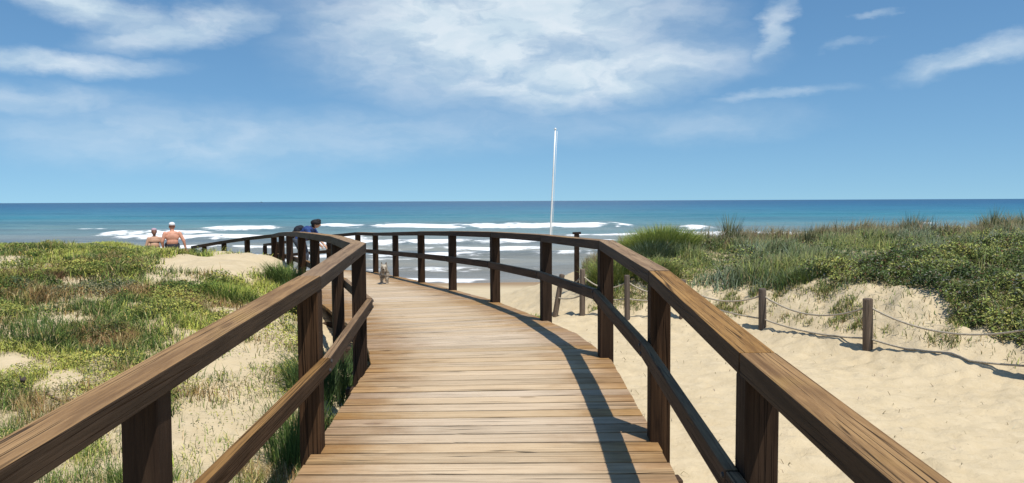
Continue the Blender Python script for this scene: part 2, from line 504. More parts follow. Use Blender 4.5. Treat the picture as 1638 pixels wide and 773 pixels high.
def _fit(sp):
    P = sp[:, :2]
    d = np.linalg.norm(P[:, None] - P[None], axis=2)
    n = len(P)
    A = np.zeros((n + 3, n + 3))
    A[:n, :n] = -np.sqrt(d * d + 0.15) - np.eye(n) * 0.02
    A[:n, n] = 1; A[:n, n + 1:] = P; A[n, :n] = 1; A[n + 1:, :n] = P.T
    return P, np.linalg.solve(A, np.concatenate([sp[:, 2], np.zeros(3)]))


_FP, _FW = _fit(SPOTS)
FENCE = np.array([(7.2, 6.2), (5.86, 8.64), (4.85, 10.4), (3.98, 12.15), (2.95, 13.3), (2.05, 13.6), (1.3, 14.0), (1.25, 15.2), (1.7, 19.0)])
LRAIL = [(-1.22, 0.45), (-1.21, 2.5), (-1.15, 4.35), (-1.28, 6.4), (-1.89, 8.3), (-2.65, 10.3), (-3.4, 12.4), (-4.2, 14.5), (-4.95, 16.5), (-5.7, 18.4),
         (-6.9, 20.0), (-8.1, 21.6), (-9.3, 23.2), (-10.1, 24.3)]
RRAIL = [(0.87, 0.6), (0.855, 2.66), (0.865, 4.5), (0.80, 6.55), (0.39, 8.85), (-0.24, 10.82), (-1.0, 12.88), (-1.75, 14.8), (-2.58, 17.0), (-3.38, 19.0),
         (-4.05, 20.2), (-5.2, 21.8), (-6.4, 23.4), (-7.6, 25.0), (-8.4, 26.1)]


def fence_side(x, y):
    """signed distance to the rope fence line, positive on the dune side"""
    x = np.asarray(x, float); y = np.asarray(y, float)
    best = np.full(x.shape, 1e9); sgn = np.zeros(x.shape)
    for a, b in zip(FENCE[:-1], FENCE[1:]):
        d = b - a; L = d @ d
        t = np.clip(((x - a[0]) * d[0] + (y - a[1]) * d[1]) / L, 0, 1)
        px, py = a[0] + t * d[0], a[1] + t * d[1]
        r = np.hypot(x - px, y - py)
        cr = -(d[0] * (y - a[1]) - d[1] * (x - a[0]))
        up = r < best
        best = np.where(up, r, best); sgn = np.where(up, np.sign(cr), sgn)
    return best * sgn


def rail_x(y, rail):
    p = np.array(rail)
    return np.interp(y, p[:, 1], p[:, 0])


def ground_z(x, y):
    x = np.asarray(x, float); y = np.asarray(y, float)
    sh = x.shape
    X = x.ravel(); Y = y.ravel()
    out = np.empty(len(X))
    for i in range(0, len(X), 20000):
        q = np.stack([X[i:i + 20000], Y[i:i + 20000]], 1)
        d2 = ((q[:, None] - _FP[None]) ** 2).sum(2)
        out[i:i + 20000] = -np.sqrt(d2 + 0.15) @ _FW[:-3] + _FW[-3] + q @ _FW[-2:]
    z = CZ - out.reshape(sh)
    fs = fence_side(x, y)
    onr = sstep(0.1, 1.2, fs)
    lx = rail_x(y, LRAIL)
    onl = sstep(0.0, 1.0, lx - x) * sstep(30, 20, y)
    dune = np.maximum(onr * sstep(34, 24, y), onl)
    z = z + dune * ((fbm(x * 0.9, y * 0.9, 3, 4) - 0.5) * 0.30 + (fbm(x * 3.1, y * 3.1, 8, 3) - 0.5) * 0.09)
    # trampled sand: soft dimples on the open path
    path = (1 - dune) * sstep(34, 22, y)
    wx = x + 0.25 * fbm(x * 2, y * 2, 21, 2); wy = y + 0.25 * fbm(x * 2, y * 2, 22, 2)
    dim = fbm((wx + wy * 0.35) * 4.2, (wy - wx * 0.25) * 5.6, 31, 3)
    z = z + path * ((np.abs(dim - 0.5) * 2) ** 0.75 * 0.085 - 0.03 + (fbm(x * 0.7, y * 0.7, 41, 2) - 0.5) * 0.10)
    # rough clods on the bank under the dune plants
    bank = sstep(0.15, 0.5, fs) * sstep(1.9, 0.9, fs)
    z = z + bank * (fbm(x * 4.5, y * 4.5, 51, 4, 0.6) - 0.5) * 0.22
    return z


def veg_right(x, y):
    fs = fence_side(x, y)
    near = sstep(8.0, 10.5, y - 0.35 * (x - 6))
    edge = 0.95 + 0.9 * (fbm(x * 0.8, y * 0.8, 61, 3) - 0.5) * 2
    edge = edge + 0.2 - 1.35 * sstep(5.7, 6.5, x) * sstep(12.5, 11, y) - 0.9 * sstep(2.6, 1.8, x)
    return sstep(edge - 0.15, edge + 0.35, fs) * sstep(32, 27, y)


def veg_left(x, y):
    lx = rail_x(y, LRAIL)
    s = lx - x
    n = fbm(x * 0.75, y * 0.75, 71, 4, 0.55)
    v = 0.16 + 0.84 * sstep(0.24, 0.44, n)
    v = v * sstep(0.15, 0.4, s) * sstep(26, 20, y)
    mound = np.hypot((x + 4.65) / 1.15, (y - 12.7) / 2.4)
    v = v * sstep(0.75, 1.15, mound + 0.5 * (fbm(x * 2, y * 2, 75, 3) - 0.5))
    strip = np.abs(s - 1.0 - 0.22 * np.sin(y * 1.3)) / 0.6 + sstep(9.5, 11.5, y) * 3
    v = v * (0.16 + 0.84 * sstep(0.35, 1.1, strip + 1.2 * (fbm(x * 2.7, y * 2.7, 79, 3) - 0.5)))
    for (cx, cy, r) in ((-3.9, 6.7, .3), (-3.0, 4.6, .22), (-4.9, 8.3, .35), (-2.9, 7.4, .35), (-6.2, 10.6, .4), (-4.9, 14.8, 1.5), (-5.7, 16.6, 1.7), (-6.6, 18.0, 1.5), (-8.1, 17.9, 1.5), (-7.0, 15.9, 0.9), (-6.3, 15.2, 0.75), (-7.4, 16.6, 0.9), (-9.6, 15.6, 0.7), (-4.6, 6.9, 0.35), (-5.3, 5.2, 0.25), (-7.0, 9.0, 0.4), (-10.2, 16.0, 0.55), (-3.4, 5.0, 0.35)):
        v = v * sstep(0.6, 1.2, np.hypot(x - cx, (y - cy)) / (r * 0.8) + 2.2 * (fbm(x * 2.4, y * 2.4, 77, 4, 0.6) - 0.5))
    return v


def axis(parts):
    out = []
    for a, b, st in parts:
        out.append(np.arange(a, b, st))
    return np.concatenate(out)


gx = axis([(-60, -16, 1.5), (-16, -9, 0.22), (-9, -1, 0.085), (-1, 8.5, 0.065), (8.5, 20, 0.25), (20, 60.1, 1.5)])
gy = axis([(-14, 1.5, 0.6), (1.5, 5, 0.085), (5, 16, 0.065), (16, 26, 0.14), (26, 62.1, 0.6)])
GX, GY = np.meshgrid(gx, gy)
GZ = ground_z(GX, GY)
nx, ny = len(gx), len(gy)
idx = np.arange(nx * ny).reshape(ny, nx)
quads = np.stack([idx[:-1, :-1], idx[:-1, 1:], idx[1:, 1:], idx[1:, :-1]], -1).reshape(-1, 4)
me = mesh_np('sand_dunes', np.stack([GX.ravel(), GY.ravel(), GZ.ravel()], 1), quads, smooth=True)
_exact = ground_z


def ground_z(x, y):
    """height of the built sand sheet (bilinear)"""
    x = np.asarray(x, float); y = np.asarray(y, float)
    i = np.clip(np.searchsorted(gx, x) - 1, 0, len(gx) - 2); j = np.clip(np.searchsorted(gy, y) - 1, 0, len(gy) - 2)
    u = np.clip((x - gx[i]) / (gx[i + 1] - gx[i]), 0, 1); v = np.clip((y - gy[j]) / (gy[j + 1] - gy[j]), 0, 1)
    return (GZ[j, i] * (1 - u) + GZ[j, i + 1] * u) * (1 - v) + (GZ[j + 1, i] * (1 - u) + GZ[j + 1, i + 1] * u) * v


lit = np.clip(np.maximum(veg_right(GX, GY) * 0.95, veg_left(GX, GY) * 0.75), 0, 1)
add_attr(me, 'litter', lit.ravel())
wet = sstep(36.5, 41.5, GY + 1.2 * np.sin(GX * 0.21) + 1.4 * (fbm(GX * 0.12, GY * 0.12, 5, 2) - 0.5))
add_attr(me, 'wet', wet.ravel())
tag(link('sand_dunes', me, M_SAND), kind='structure')

# ------------------------------------------------------------------ sea
ys = [37.0]
while ys[-1] < 26000:
    y = ys[-1]
    ys.append(y + max(0.30, 0.0021 * y if y < 260 else 0.03 * y))
ys = np.array(ys)
us = np.linspace(-1.15, 1.15, 340)
YY, UU = np.meshgrid(ys, us, indexing='ij')
XX = UU * (YY + 12)
amp = sstep(40, 60, YY) * sstep(1500, 500, YY)
ph = YY + 5 * (fbm(XX * 0.03, YY * 0.02, 91, 3) - 0.5) * 4
swell = (np.sin(ph * 2 * math.pi / 13.5) * 0.13 + np.sin(ph * 2 * math.pi / 31 + 1.3) * 0.16)
ZZ = amp * swell + amp * (fbm(XX * 0.35, YY * 0.6, 95, 3) - 0.5) * 0.22
foam = np.zeros_like(XX)


def breaker(y0, x0, x1, wid, h, k, seed, back=1.6):
    """a breaking crest: steep shoreward face, foam trailing shoreward"""
    global ZZ, foam
    yc = y0 + 6 * (fbm(XX * 0.045, XX * 0 + seed, seed, 3) - 0.5)
    d = (YY - yc) / wid
    ends = sstep(x0 - 3, x0 + 4, XX) * sstep(x1 + 3, x1 - 4, XX)
    rag = 0.55 + 0.9 * fbm(XX * 0.11, YY * 0.05, seed + 3, 3)
    prof = np.where(d < 0, np.exp(-(d * 1.1) ** 2), np.exp(-(d / back) ** 2))
    ZZ = ZZ + h * prof * ends * rag
    fz = np.where(d < 0, np.exp(-(d * 0.75) ** 2), np.exp(-(d * 1.5) ** 2)) * ends * k * (0.65 + 0.5 * rag)
    foam = np.maximum(foam, fz)


breaker(138, -36, 21.5, 8.0, 0.75, 1.15, 101)
breaker(112, -60, -42, 4.5, 0.6, 1.0, 105)
breaker(120, 25, 33, 5.0, 0.6, 1.0, 108)
breaker(120, -34, -30, 5, 0.4, 0.9, 109)
breaker(128, -52, -37, 5, 0.35, 0.7, 110)
breaker(95, -50, -14, 2.6, 0.40, 0.95, 112)
breaker(96, 4, 40, 2.4, 0.40, 0.8, 113)
breaker(84, -22, 14, 2.2, 0.36, 0.85, 115)
breaker(74, -40, 6, 1.8, 0.30, 0.75, 118)
breaker(71, 5, 22, 1.6, 0.28, 0.75, 119)
breaker(64, -30, 30, 1.5, 0.26, 0.85, 121)
breaker(57, -26, 2, 1.0, 0.16, 0.6, 124)
breaker(51.5, -30, 12, 1.0, 0.14, 0.65, 125)
breaker(46.0, -60, 60, 1.1, 0.10, 1.0, 127)
# broken foam lace left between the waves
lace = fbm(XX * 0.16, YY * 0.42, 131, 5, 0.6)
foam = np.maximum(foam, sstep(0.54, 0.72, lace) * 0.58 * sstep(105, 70, YY) * sstep(40, 46, YY))
caps = fbm(XX * 0.05, YY * 0.10, 141, 4, 0.6)
foam = np.maximum(foam, sstep(0.70, 0.78, caps) * 0.6 * sstep(230, 120, YY) * sstep(90, 110, YY))
foam = foam * (0.25 + 1.25 * sstep(0.25, 0.68, fbm(XX * 0.24, YY * 0.13, 145, 5, 0.65)))
ny, nx = XX.shape
idx = np.arange(nx * ny).reshape(ny, nx)
quads = np.stack([idx[:-1, :-1], idx[:-1, 1:], idx[1:, 1:], idx[1:, :-1]], -1).reshape(-1, 4)
me = mesh_np('sea', np.stack([XX.ravel(), YY.ravel(), ZZ.ravel()], 1), quads, smooth=True)
add_attr(me, 'foam', foam.ravel())
tag(link('sea', me, M_SEA), kind='structure')

# ------------------------------------------------------------------ boardwalk
_DK = np.array([(-2, 1.80), (0, 1.69), (2.6, 1.535), (4.4, 1.418), (5.6, 1.36), (6.6, 1.338), (7.6, 1.352), (8.9, 1.392), (10.9, 1.432), (12.9, 1.503), (14.8, 1.578),
                (17.1, 1.685), (19.2, 1.775), (20.6, 1.87), (22, 1.98), (24, 2.16), (26.5, 2.38), (29, 2.6)])


def deck_z(x, y, s=None):
    """deck level: follows the arched walkway"""
    yy = y
    if x < -4.0 and y > 18:            # last leg runs down to the beach on the left
        yy = 18.9 + ((x + 4.6) * -0.6 + (y - 18.9) * 0.8)
    return CZ - float(np.interp(yy, _DK[:, 0], _DK[:, 1]))


def beam_mesh(L, w, h, m0=0.0, m1=0.0):
    """box along local x, mitred ends (offset of x per unit y at each end)"""
    v = []
    for sx, m in ((-1, m0), (1, m1)):
        for (sy, sz) in ((-1, -1), (1, -1), (1, 1), (-1, 1)):
            yv = sy * w / 2
            v.append((sx * L / 2 + m * yv, yv, sz * h / 2))
    f = [(0, 1, 2, 3), (7, 6, 5, 4), (0, 4, 5, 1), (1, 5, 6, 2), (2, 6, 7, 3), (3, 7, 4, 0)]
    me = bpy.data.meshes.new('beam')
    me.from_pydata(v, [], f)
    bm = bmesh.new(); bm.from_mesh(me)
    bmesh.ops.recalc_face_normals(bm, faces=bm.faces)
    bm.to_mesh(me); bm.free()
    return me


def bevel(o, w, seg=2):
    m = o.modifiers.new('bevel', 'BEVEL')
    m.width = w; m.segments = seg; m.limit_method = 'ANGLE'; m.angle_limit = R(30)
    return o


def beam(name, a, b, w, h, mat, parent, m0=0.0, m1=0.0, bv=0.006, roll=0.0):
    a = Vector(a); b = Vector(b)
    d = b - a; L = d.length
    o = link(name, beam_mesh(L, w, h, m0, m1), mat, parent)
    x = d.normalized(); y = Vector((0, 0, 1)).cross(x).normalized(); z = x.cross(y)
    M = Matrix((x, y, z)).transposed().to_4x4()
    M.translation = (a + b) / 2
    o.matrix_world = M @ Matrix.Rotation(roll, 4, 'X')
    if bv: bevel(o, bv)
    return o


def polyline_beams(name, pts, w, h, mat, parent, bv=0.006, gap=0.004, jitter=0.0):
    """a run of timbers joined end to end with mitred corners"""
    n = len(pts)
    dirs = [(Vector(pts[i + 1]) - Vector(pts[i])).normalized() for i in range(n - 1)]

    def half(i):
        if i <= 0 or i >= n - 1: return 0.0
        a = math.atan2(dirs[i - 1].y, dirs[i - 1].x); b = math.atan2(dirs[i].y, dirs[i].x)
        return math.tan((b - a) / 2)
    for i in range(n - 1):
        a = Vector(pts[i]) + dirs[i] * gap / 2; b = Vector(pts[i + 1]) - dirs[i] * gap / 2
        if jitter:
            a.z += random.uniform(-jitter, jitter); b.z += random.uniform(-jitter, jitter)
        beam(name, a, b, w, h, mat, parent, half(i), -half(i + 1), bv)


walk = tag(empty('boardwalk', (0, 2, CZ - 2.0)), kind='structure')
W_INV = walk.matrix_world


def adopt(o, p):
    """parent while keeping the world placement"""
    mw = o.matrix_world.copy()
    o.parent = p
    o.matrix_parent_inverse = Matrix.Translation(p.location).inverted()
    o.matrix_basis = mw


# deck edge stations (left point, right point)
ST = [((-1.15, -1.6), (0.86, -1.6)), ((-1.14, 4.0), (0.855, 4.0)), ((-1.17, 6.3), (0.83, 6.45)), ((-1.42, 7.4), (0.66, 7.75)), ((-1.78, 8.45), (0.37, 8.95)),
      ((-2.56, 10.45), (-0.24, 10.95)), ((-3.33, 12.45), (-1.01, 13.0)), ((-4.13, 14.5), (-1.76, 15.1)), ((-4.89, 16.45), (-2.60, 17.15)), ((-5.62, 18.3), (-3.42, 19.1)),
      ((-6.75, 19.9), (-5.15, 21.65)), ((-7.95, 21.5), (-6.35, 23.25)), ((-9.15, 23.1), (-7.55, 24.85)), ((-10.0, 24.2), (-8.4, 25.95))]
PITCHP = 0.147
rows = []
for (l0, r0), (l1, r1) in zip(ST[:-1], ST[1:]):
    l0, r0, l1, r1 = map(np.array, (l0, r0, l1, r1))
    ln = np.linalg.norm((l1 + r1) / 2 - (l0 + r0) / 2)
    n = max(1, round(ln / PITCHP))
    for k in range(n):
        rows.append((l0 + (l1 - l0) * k / n, r0 + (r1 - r0) * k / n, l0 + (l1 - l0) * (k + 1) / n, r0 + (r1 - r0) * (k + 1) / n))
TH = 0.042
for k, (a, b, d, c) in enumerate(rows):
    q = [a, b, c, d]
    ctr = sum(q) / 4
    ux = (b - a + c - d); ux = ux / np.linalg.norm(ux); uy = np.array((-ux[1], ux[0]))
    loc = [((p - ctr) @ ux, (p - ctr) @ uy) for p in q]
    g_ = 0.0100
    e0, e1 = random.uniform(-0.005, 0.005), random.uniform(-0.005, 0.005)
    loc = [(loc[0][0] + e0, loc[0][1] + g_), (loc[1][0] + e1, loc[1][1] + g_), (loc[2][0] + e1, loc[2][1] - g_), (loc[3][0] + e0, loc[3][1] - g_)]
    v = [(x, y, -TH) for x, y in loc] + [(x, y, 0) for x, y in loc]
    f = [(3, 2, 1, 0), (4, 5, 6, 7), (0, 1, 5, 4), (1, 2, 6, 5), (2, 3, 7, 6), (3, 0, 4, 7)]
    me = bpy.data.meshes.new('plank'); me.from_pydata(v, [], f)
    o = link('plank', me, M_PLANK)
    z0 = deck_z(*((a + b) / 2)); z1 = deck_z(*((c + d) / 2))
    tilt = math.atan2(z1 - z0, np.linalg.norm((c + d) / 2 - (a + b) / 2))
    o.matrix_world = Matrix.Translation((ctr[0], ctr[1], (z0 + z1) / 2 + random.uniform(-0.0018, 0.0018))) @ Matrix.Rotation(math.atan2(ux[1], ux[0]), 4, 'Z') @ Matrix.Rotation(tilt + random.uniform(-.006, .006), 4, 'X')
    bevel(o, 0.0035, 2)
    adopt(o, walk)

for side in (0, 1, 2):                         # long bearers under the planks
    pts = []
    for l, r in ST:
        l, r = np.array(l), np.array(r)
        p = l + (r - l) * (0.06, 0.5, 0.94)[side]
        pts.append((p[0], p[1], deck_z(*p) - TH - 0.075))
    n0 = len(COL.objects)
    before = set(COL.objects)
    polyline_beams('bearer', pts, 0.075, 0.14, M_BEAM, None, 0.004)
    for o in set(COL.objects) - before:
        adopt(o, walk)
for (lp, rp) in zip(LRAIL[:10], RRAIL[:10]):     # cross joists, ends standing proud of the deck edge
    lp, rp = np.array(lp), np.array(rp)
    dirn = (rp - lp) / np.linalg.norm(rp - lp)
    nrm = np.array((-dirn[1], dirn[0]))
    a = lp - dirn * 0.10 - nrm * 0.125; b = rp + dirn * 0.10 - nrm * 0.125
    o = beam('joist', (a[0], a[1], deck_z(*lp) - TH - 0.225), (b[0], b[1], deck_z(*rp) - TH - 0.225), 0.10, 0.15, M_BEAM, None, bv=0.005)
    adopt(o, walk)
for ye in (3.82,):
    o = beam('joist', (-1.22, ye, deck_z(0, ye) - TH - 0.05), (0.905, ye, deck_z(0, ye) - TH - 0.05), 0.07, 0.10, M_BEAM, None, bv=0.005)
    adopt(o, walk)


# ------------------------------------------------------------------ railings
def rail_thing(name, pts, label, inner, mid_h):
    root = empty(name, (pts[2][0], pts[2][1], float(ground_z(np.array([pts[2][0]]), np.array([pts[2][1]]))[0])))
    tag(root, label, 'railing')
    before = set(COL.objects)
    n = len(pts)
    hr = 1.0
    PW = 0.118
    top = []; midp = []
    for i, (x, y) in enumerate(pts):
        zd = deck_z(x, y)
        p = Vector((x, y))
        d0 = (Vector(pts[min(i + 1, n - 1)]) - Vector(pts[max(i - 1, 0)])).normalized()
        nr = Vector((d0.y, -d0.x)) * inner         # towards the deck
        zb = min(float(ground_z(np.array([x]), np.array([y]))[0]) - 0.3, zd - 0.45)
        ph = zd + hr - 0.079 - zb
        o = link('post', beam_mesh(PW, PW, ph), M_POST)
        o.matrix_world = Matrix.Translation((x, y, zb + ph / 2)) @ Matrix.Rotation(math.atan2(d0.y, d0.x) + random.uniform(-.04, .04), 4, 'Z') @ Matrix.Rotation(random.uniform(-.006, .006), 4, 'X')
        bevel(o, 0.009, 2)
        top.append((x, y, zd + hr - 0.040))
        # mitred offset line for the mid rail on the deck side of the posts
        if 0 < i < n - 1:
            a = (Vector(pts[i]) - Vector(pts[i - 1])).normalized(); b = (Vector(pts[i + 1]) - Vector(pts[i])).normalized()
            k = 1 / max(0.5, math.cos(a.angle(b) / 2))
        else:
            k = 1
        off = p + nr * (PW / 2 + 0.026) * k
        midp.append((off.x, off.y, zd + mid_h))
    bolt_me = bpy.data.meshes.get('bolt_head')
    if bolt_me is None:
        bm = bmesh.new()
        bmesh.ops.create_cone(bm, cap_ends=True, segments=8, radius1=0.013, radius2=0.009, depth=0.008)
        bolt_me = bpy.data.meshes.new('bolt_head'); bm.to_mesh(bolt_me); bm.free(); bolt_me.materials.append(M_IRON)
    bolts = []
    for i in range(n):
        d0 = (Vector(pts[min(i + 1, n - 1)]) - Vector(pts[max(i - 1, 0)])).normalized()
        nr = Vector((d0.y, -d0.x, 0)) * inner
        for dz in (-0.022, 0.022):
            o = bpy.data.objects.new('bolt', bolt_me); COL.objects.link(o)
            p = Vector(midp[i]) + nr * 0.0285 + Vector((d0.x, d0.y, 0)) * (0.02 if dz > 0 else -0.02) + Vector((0, 0, dz))
            o.matrix_world = Matrix.Translation(p) @ nr.to_track_quat('Z', 'Y').to_matrix().to_4x4()
    # start the rails behind the camera
    for L in (top, midp):
        a, b = Vector(L[0]), Vector(L[1])
        L.insert(0, tuple(a + (a - b).normalized() * 1.7))
    if inner > 0:
        del top[1:3]
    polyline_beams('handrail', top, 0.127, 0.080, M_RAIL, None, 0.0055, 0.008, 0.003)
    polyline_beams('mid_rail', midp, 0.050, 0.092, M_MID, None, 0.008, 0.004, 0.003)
    for o in set(COL.objects) - before:
        adopt(o, root)
    return root


rail_thing('wooden_railing', LRAIL, 'brown timber railing on the dune side, turning left at a corner post', 1, 0.485)
rail_thing('wooden_railing', RRAIL, 'brown timber railing curving along the seaward sand-path side of the boardwalk', -1, 0.535)

# ------------------------------------------------------------------ rope fence


def tube(name, pts, r, mat, seg=6):
    V, F = [], []
    n = len(pts)
    for i, p in enumerate(pts):
        p = Vector(p)
        d = (Vector(pts[min(i + 1, n - 1)]) - Vector(pts[max(i - 1, 0)])).normalized()
        s = d.cross(Vector((0, 0, 1)));
        if s.length < 1e-3: s = Vector((1, 0, 0))
        s.normalize(); u = s.cross(d)
        rr = r[i] if isinstance(r, (list, tuple)) else r
        for k in range(seg):
            a = 2 * math.pi * k / seg
            V.append(p + s * math.cos(a) * rr + u * math.sin(a) * rr)
    for i in range(n - 1):
        for k in range(seg):
            F.append((i * seg + k, i * seg + (k + 1) % seg, (i + 1) * seg + (k + 1) % seg, (i + 1) * seg + k))
    F.append(tuple(reversed(range(seg)))); F.append(tuple((n - 1) * seg + k for k in range(seg)))
    me = bpy.data.meshes.new(name); me.from_pydata([tuple(v) for v in V], [], F)
    me.polygons.foreach_set('use_smooth', np.ones(len(F), dtype=bool))
    return link(name, me, mat)


def log_post(name, x, y, h, r, lean=(0, 0), bury=0.3, mat=None):
    z = float(ground_z(np.array([x]), np.array([y]))[0])
    prof = [(-bury, r * 1.02), (h * 0.5, r), (h - 0.02, r * 0.98), (h - 0.004, r * 0.9), (h, r * 0.6)]
    V, F, seg = [], [], 14
    for (zz, rr) in prof:
        for k in range(seg):
            a = 2 * math.pi * k / seg
            q = rr * (1 + 0.04 * math.sin(3 * a + x))
            V.append((q * math.cos(a), q * math.sin(a), zz))
    for i in range(len(prof) - 1):
        for k in range(seg):
            F.append((i * seg + k, i * seg + (k + 1) % seg, (i + 1) * seg + (k + 1) % seg, (i + 1) * seg + k))
    F.append(tuple((len(prof) - 1) * seg + k for k in range(seg)))
    me = bpy.data.meshes.new(name); me.from_pydata(V, [], F)
    o = link(name, me, mat or M_LOG)
    o.matrix_world = Matrix.Translation((x, y, z)) @ Matrix.Rotation(lean[0], 4, 'X') @ Matrix.Rotation(lean[1], 4, 'Y')
    return o, z


def rope(a, b, sag, n=18, r=0.0135, floor=True):
    pts = []
    for i in range(n + 1):
        t = i / n
        x = a[0] + (b[0] - a[0]) * t; y = a[1] + (b[1] - a[1]) * t
        z = a[2] + (b[2] - a[2]) * t - sag * 4 * t * (1 - t)
        if floor:
            z = max(z, float(ground_z(np.array([x]), np.array([y]))[0]) + r * 0.9)
        pts.append((x, y, z))
    return tube('rope', pts, r, M_ROPE)


fz = float(ground_z(np.array([4.85]), np.array([10.4]))[0])
fence = tag(empty('rope_fence', (4.85, 10.4, fz)), 'rope fence of short round log posts along the foot of the dune', 'fence')
before = set(COL.objects)
fposts = [(7.0, 6.7, .70, .066), (5.88, 8.62, .70, .066), (4.85, 10.4, .70, .066), (3.98, 12.15, .64, .060), (2.95, 13.25, .66, .055), (2.03, 13.5, .78, .050), (1.28, 14.0, .84, .052), (0.80, 14.35, .80, .052)]
heads = []
for i, (x, y, h, r) in enumerate(fposts):
    lean = (random.uniform(-.03, .03), random.uniform(-.03, .03)) if i < 7 else (0.02, 0.17)
    o, z = log_post('post', x, y, h, r, lean)
    heads.append((x, y, z, h))
sags = (.20, .20, .21, .17, .16, .17, .16)
for (p, q, sg) in zip(heads[:-1], heads[1:], sags):
    rope((p[0], p[1], p[2] + p[3] - 0.115), (q[0], q[1], q[2] + q[3] - 0.115), sg)
    rope((p[0], p[1], p[2] + 0.15 if p[0] > 3.5 else p[2] + 0.36), (q[0], q[1], q[2] + 0.15 if q[0] > 3.5 else q[2] + 0.36), .07 if q[0] > 3 else .05)
for o in set(COL.objects) - before:
    adopt(o, fence)

# a tall dark marker pole behind the fence end, with a short cap board
px, py = 1.34, 15.9
pz = float(ground_z(np.array([px]), np.array([py]))[0])
mk = tag(empty('marker_post', (px, py, pz)), 'tall thin dark post with a small cross cap, behind the rope fence end', 'post')
before = set(COL.objects)
beam('post', (px, py, pz - 0.3), (px, py + 0.0001, 3.905), 0.10, 0.10, M_POST, None, bv=0.006)
beam('cap', (px - 0.085, py, 3.925), (px + 0.085, py, 3.93), 0.11, 0.045, M_POST, None, bv=0.004)
for o in set(COL.objects) - before:
    adopt(o, mk)

# white flag pole on the beach
fx, fy = 1.38, 30.0
fzb = float(ground_z(np.array([fx]), np.array([fy]))[0])
fp = tag(empty('flagpole', (fx, fy, fzb)), 'tall thin white flagpole without a flag, rising above the horizon', 'flagpole')
before = set(COL.objects)
tp = Vector((1.70, 30.0, CZ + 2.75))
bs = Vector((fx, fy, fzb - 0.4))
tube('pole', [tuple(bs.lerp(tp, t)) for t in (0, .25, .5, .75, 1)], [.042, .040, .036, .032, .028], M_WHITE, 10)
o = tube('truck', [tuple(tp + Vector((0, 0, z))) for z in (-.02, .0, .05, .07)], [.02, .042, .042, .012], M_WHITE, 10)
tube('halyard', [tuple(bs.lerp(tp, t) + Vector((0.075, -0.02, 0))) for t in (.12, .4, .7, .99)], .006, M_WHITE, 5)
for o in set(COL.objects) - before:
    adopt(o, fp)


# ------------------------------------------------------------------ people and dog
def body_mesh(name, parts, mat, voxel, smooth=3):
    """tapered capsules (p, q, r0, r1) and ellipsoids (p, (rx, ry, rz)) fused into one continuous skin"""
    bm = bmesh.new()
    for pt in parts:
        if len(pt) == 2:
            c, rad = pt
            m = Matrix.Translation(c) @ Matrix.Diagonal((*rad, 1))
            bmesh.ops.create_icosphere(bm, subdivisions=3, radius=1.0, matrix=m)
        else:
            p, q, r0, r1 = pt
            p, q = Vector(p), Vector(q)
            d = q - p; L = d.length
            rot = d.to_track_quat('Z', 'Y').to_matrix().to_4x4()
            bmesh.ops.create_cone(bm, cap_ends=True, segments=16, radius1=r0, radius2=r1, depth=L, matrix=Matrix.Translation((p + q) / 2) @ rot)
            for c, r in ((p, r0), (q, r1)):
                bmesh.ops.create_icosphere(bm, subdivisions=2, radius=r, matrix=Matrix.Translation(c))
    me = bpy.data.meshes.new(name); bm.to_mesh(me); bm.free()
    o = bpy.data.objects.new(name, me); COL.objects.link(o)
    rm = o.modifiers.new('remesh', 'REMESH'); rm.mode = 'VOXEL'; rm.voxel_size = voxel
    sm = o.modifiers.new('smooth', 'SMOOTH'); sm.iterations = smooth; sm.factor = 0.5
    dg = bpy.context.evaluated_depsgraph_get()
    nm = bpy.data.meshes.new_from_object(o.evaluated_get(dg))
    nm.name = name
    bpy.data.objects.remove(o); bpy.data.meshes.remove(me)
    nm.polygons.foreach_set('use_smooth', np.ones(len(nm.polygons), dtype=bool))
    return link(name, nm, mat)


def hand(w, d, side, up=(0, 0, 1)):
    """palm, four unequal bent fingers and a thumb, pointing along d from the wrist w"""
    w = Vector(w); d = Vector(d).normalized(); up = Vector(up)
    s = d.cross(up).normalized(); n = s.cross(d)
    out = [(w, w + d * 0.085, 0.026, 0.034)]
    for k, L in zip((-1.5, -0.5, 0.5, 1.5), (0.060, 0.075, 0.070, 0.052)):
        b = w + d * 0.09 + s * k * 0.019
        m = b + d * L * 0.55 - n * 0.008
        out += [(b, m, 0.0095, 0.009), (m, m + d * L * 0.4 - n * L * 0.3, 0.009, 0.0075)]
    tb = w + d * 0.03 + s * side * 0.03
    out += [(tb, tb + d * 0.045 + s * side * 0.025, 0.012, 0.010)]
    return out


def rig(root, objs):
    for o in objs:
        o.parent = root


def gz(x, y):
    return float(ground_z(np.array([x]), np.array([y]))[0])


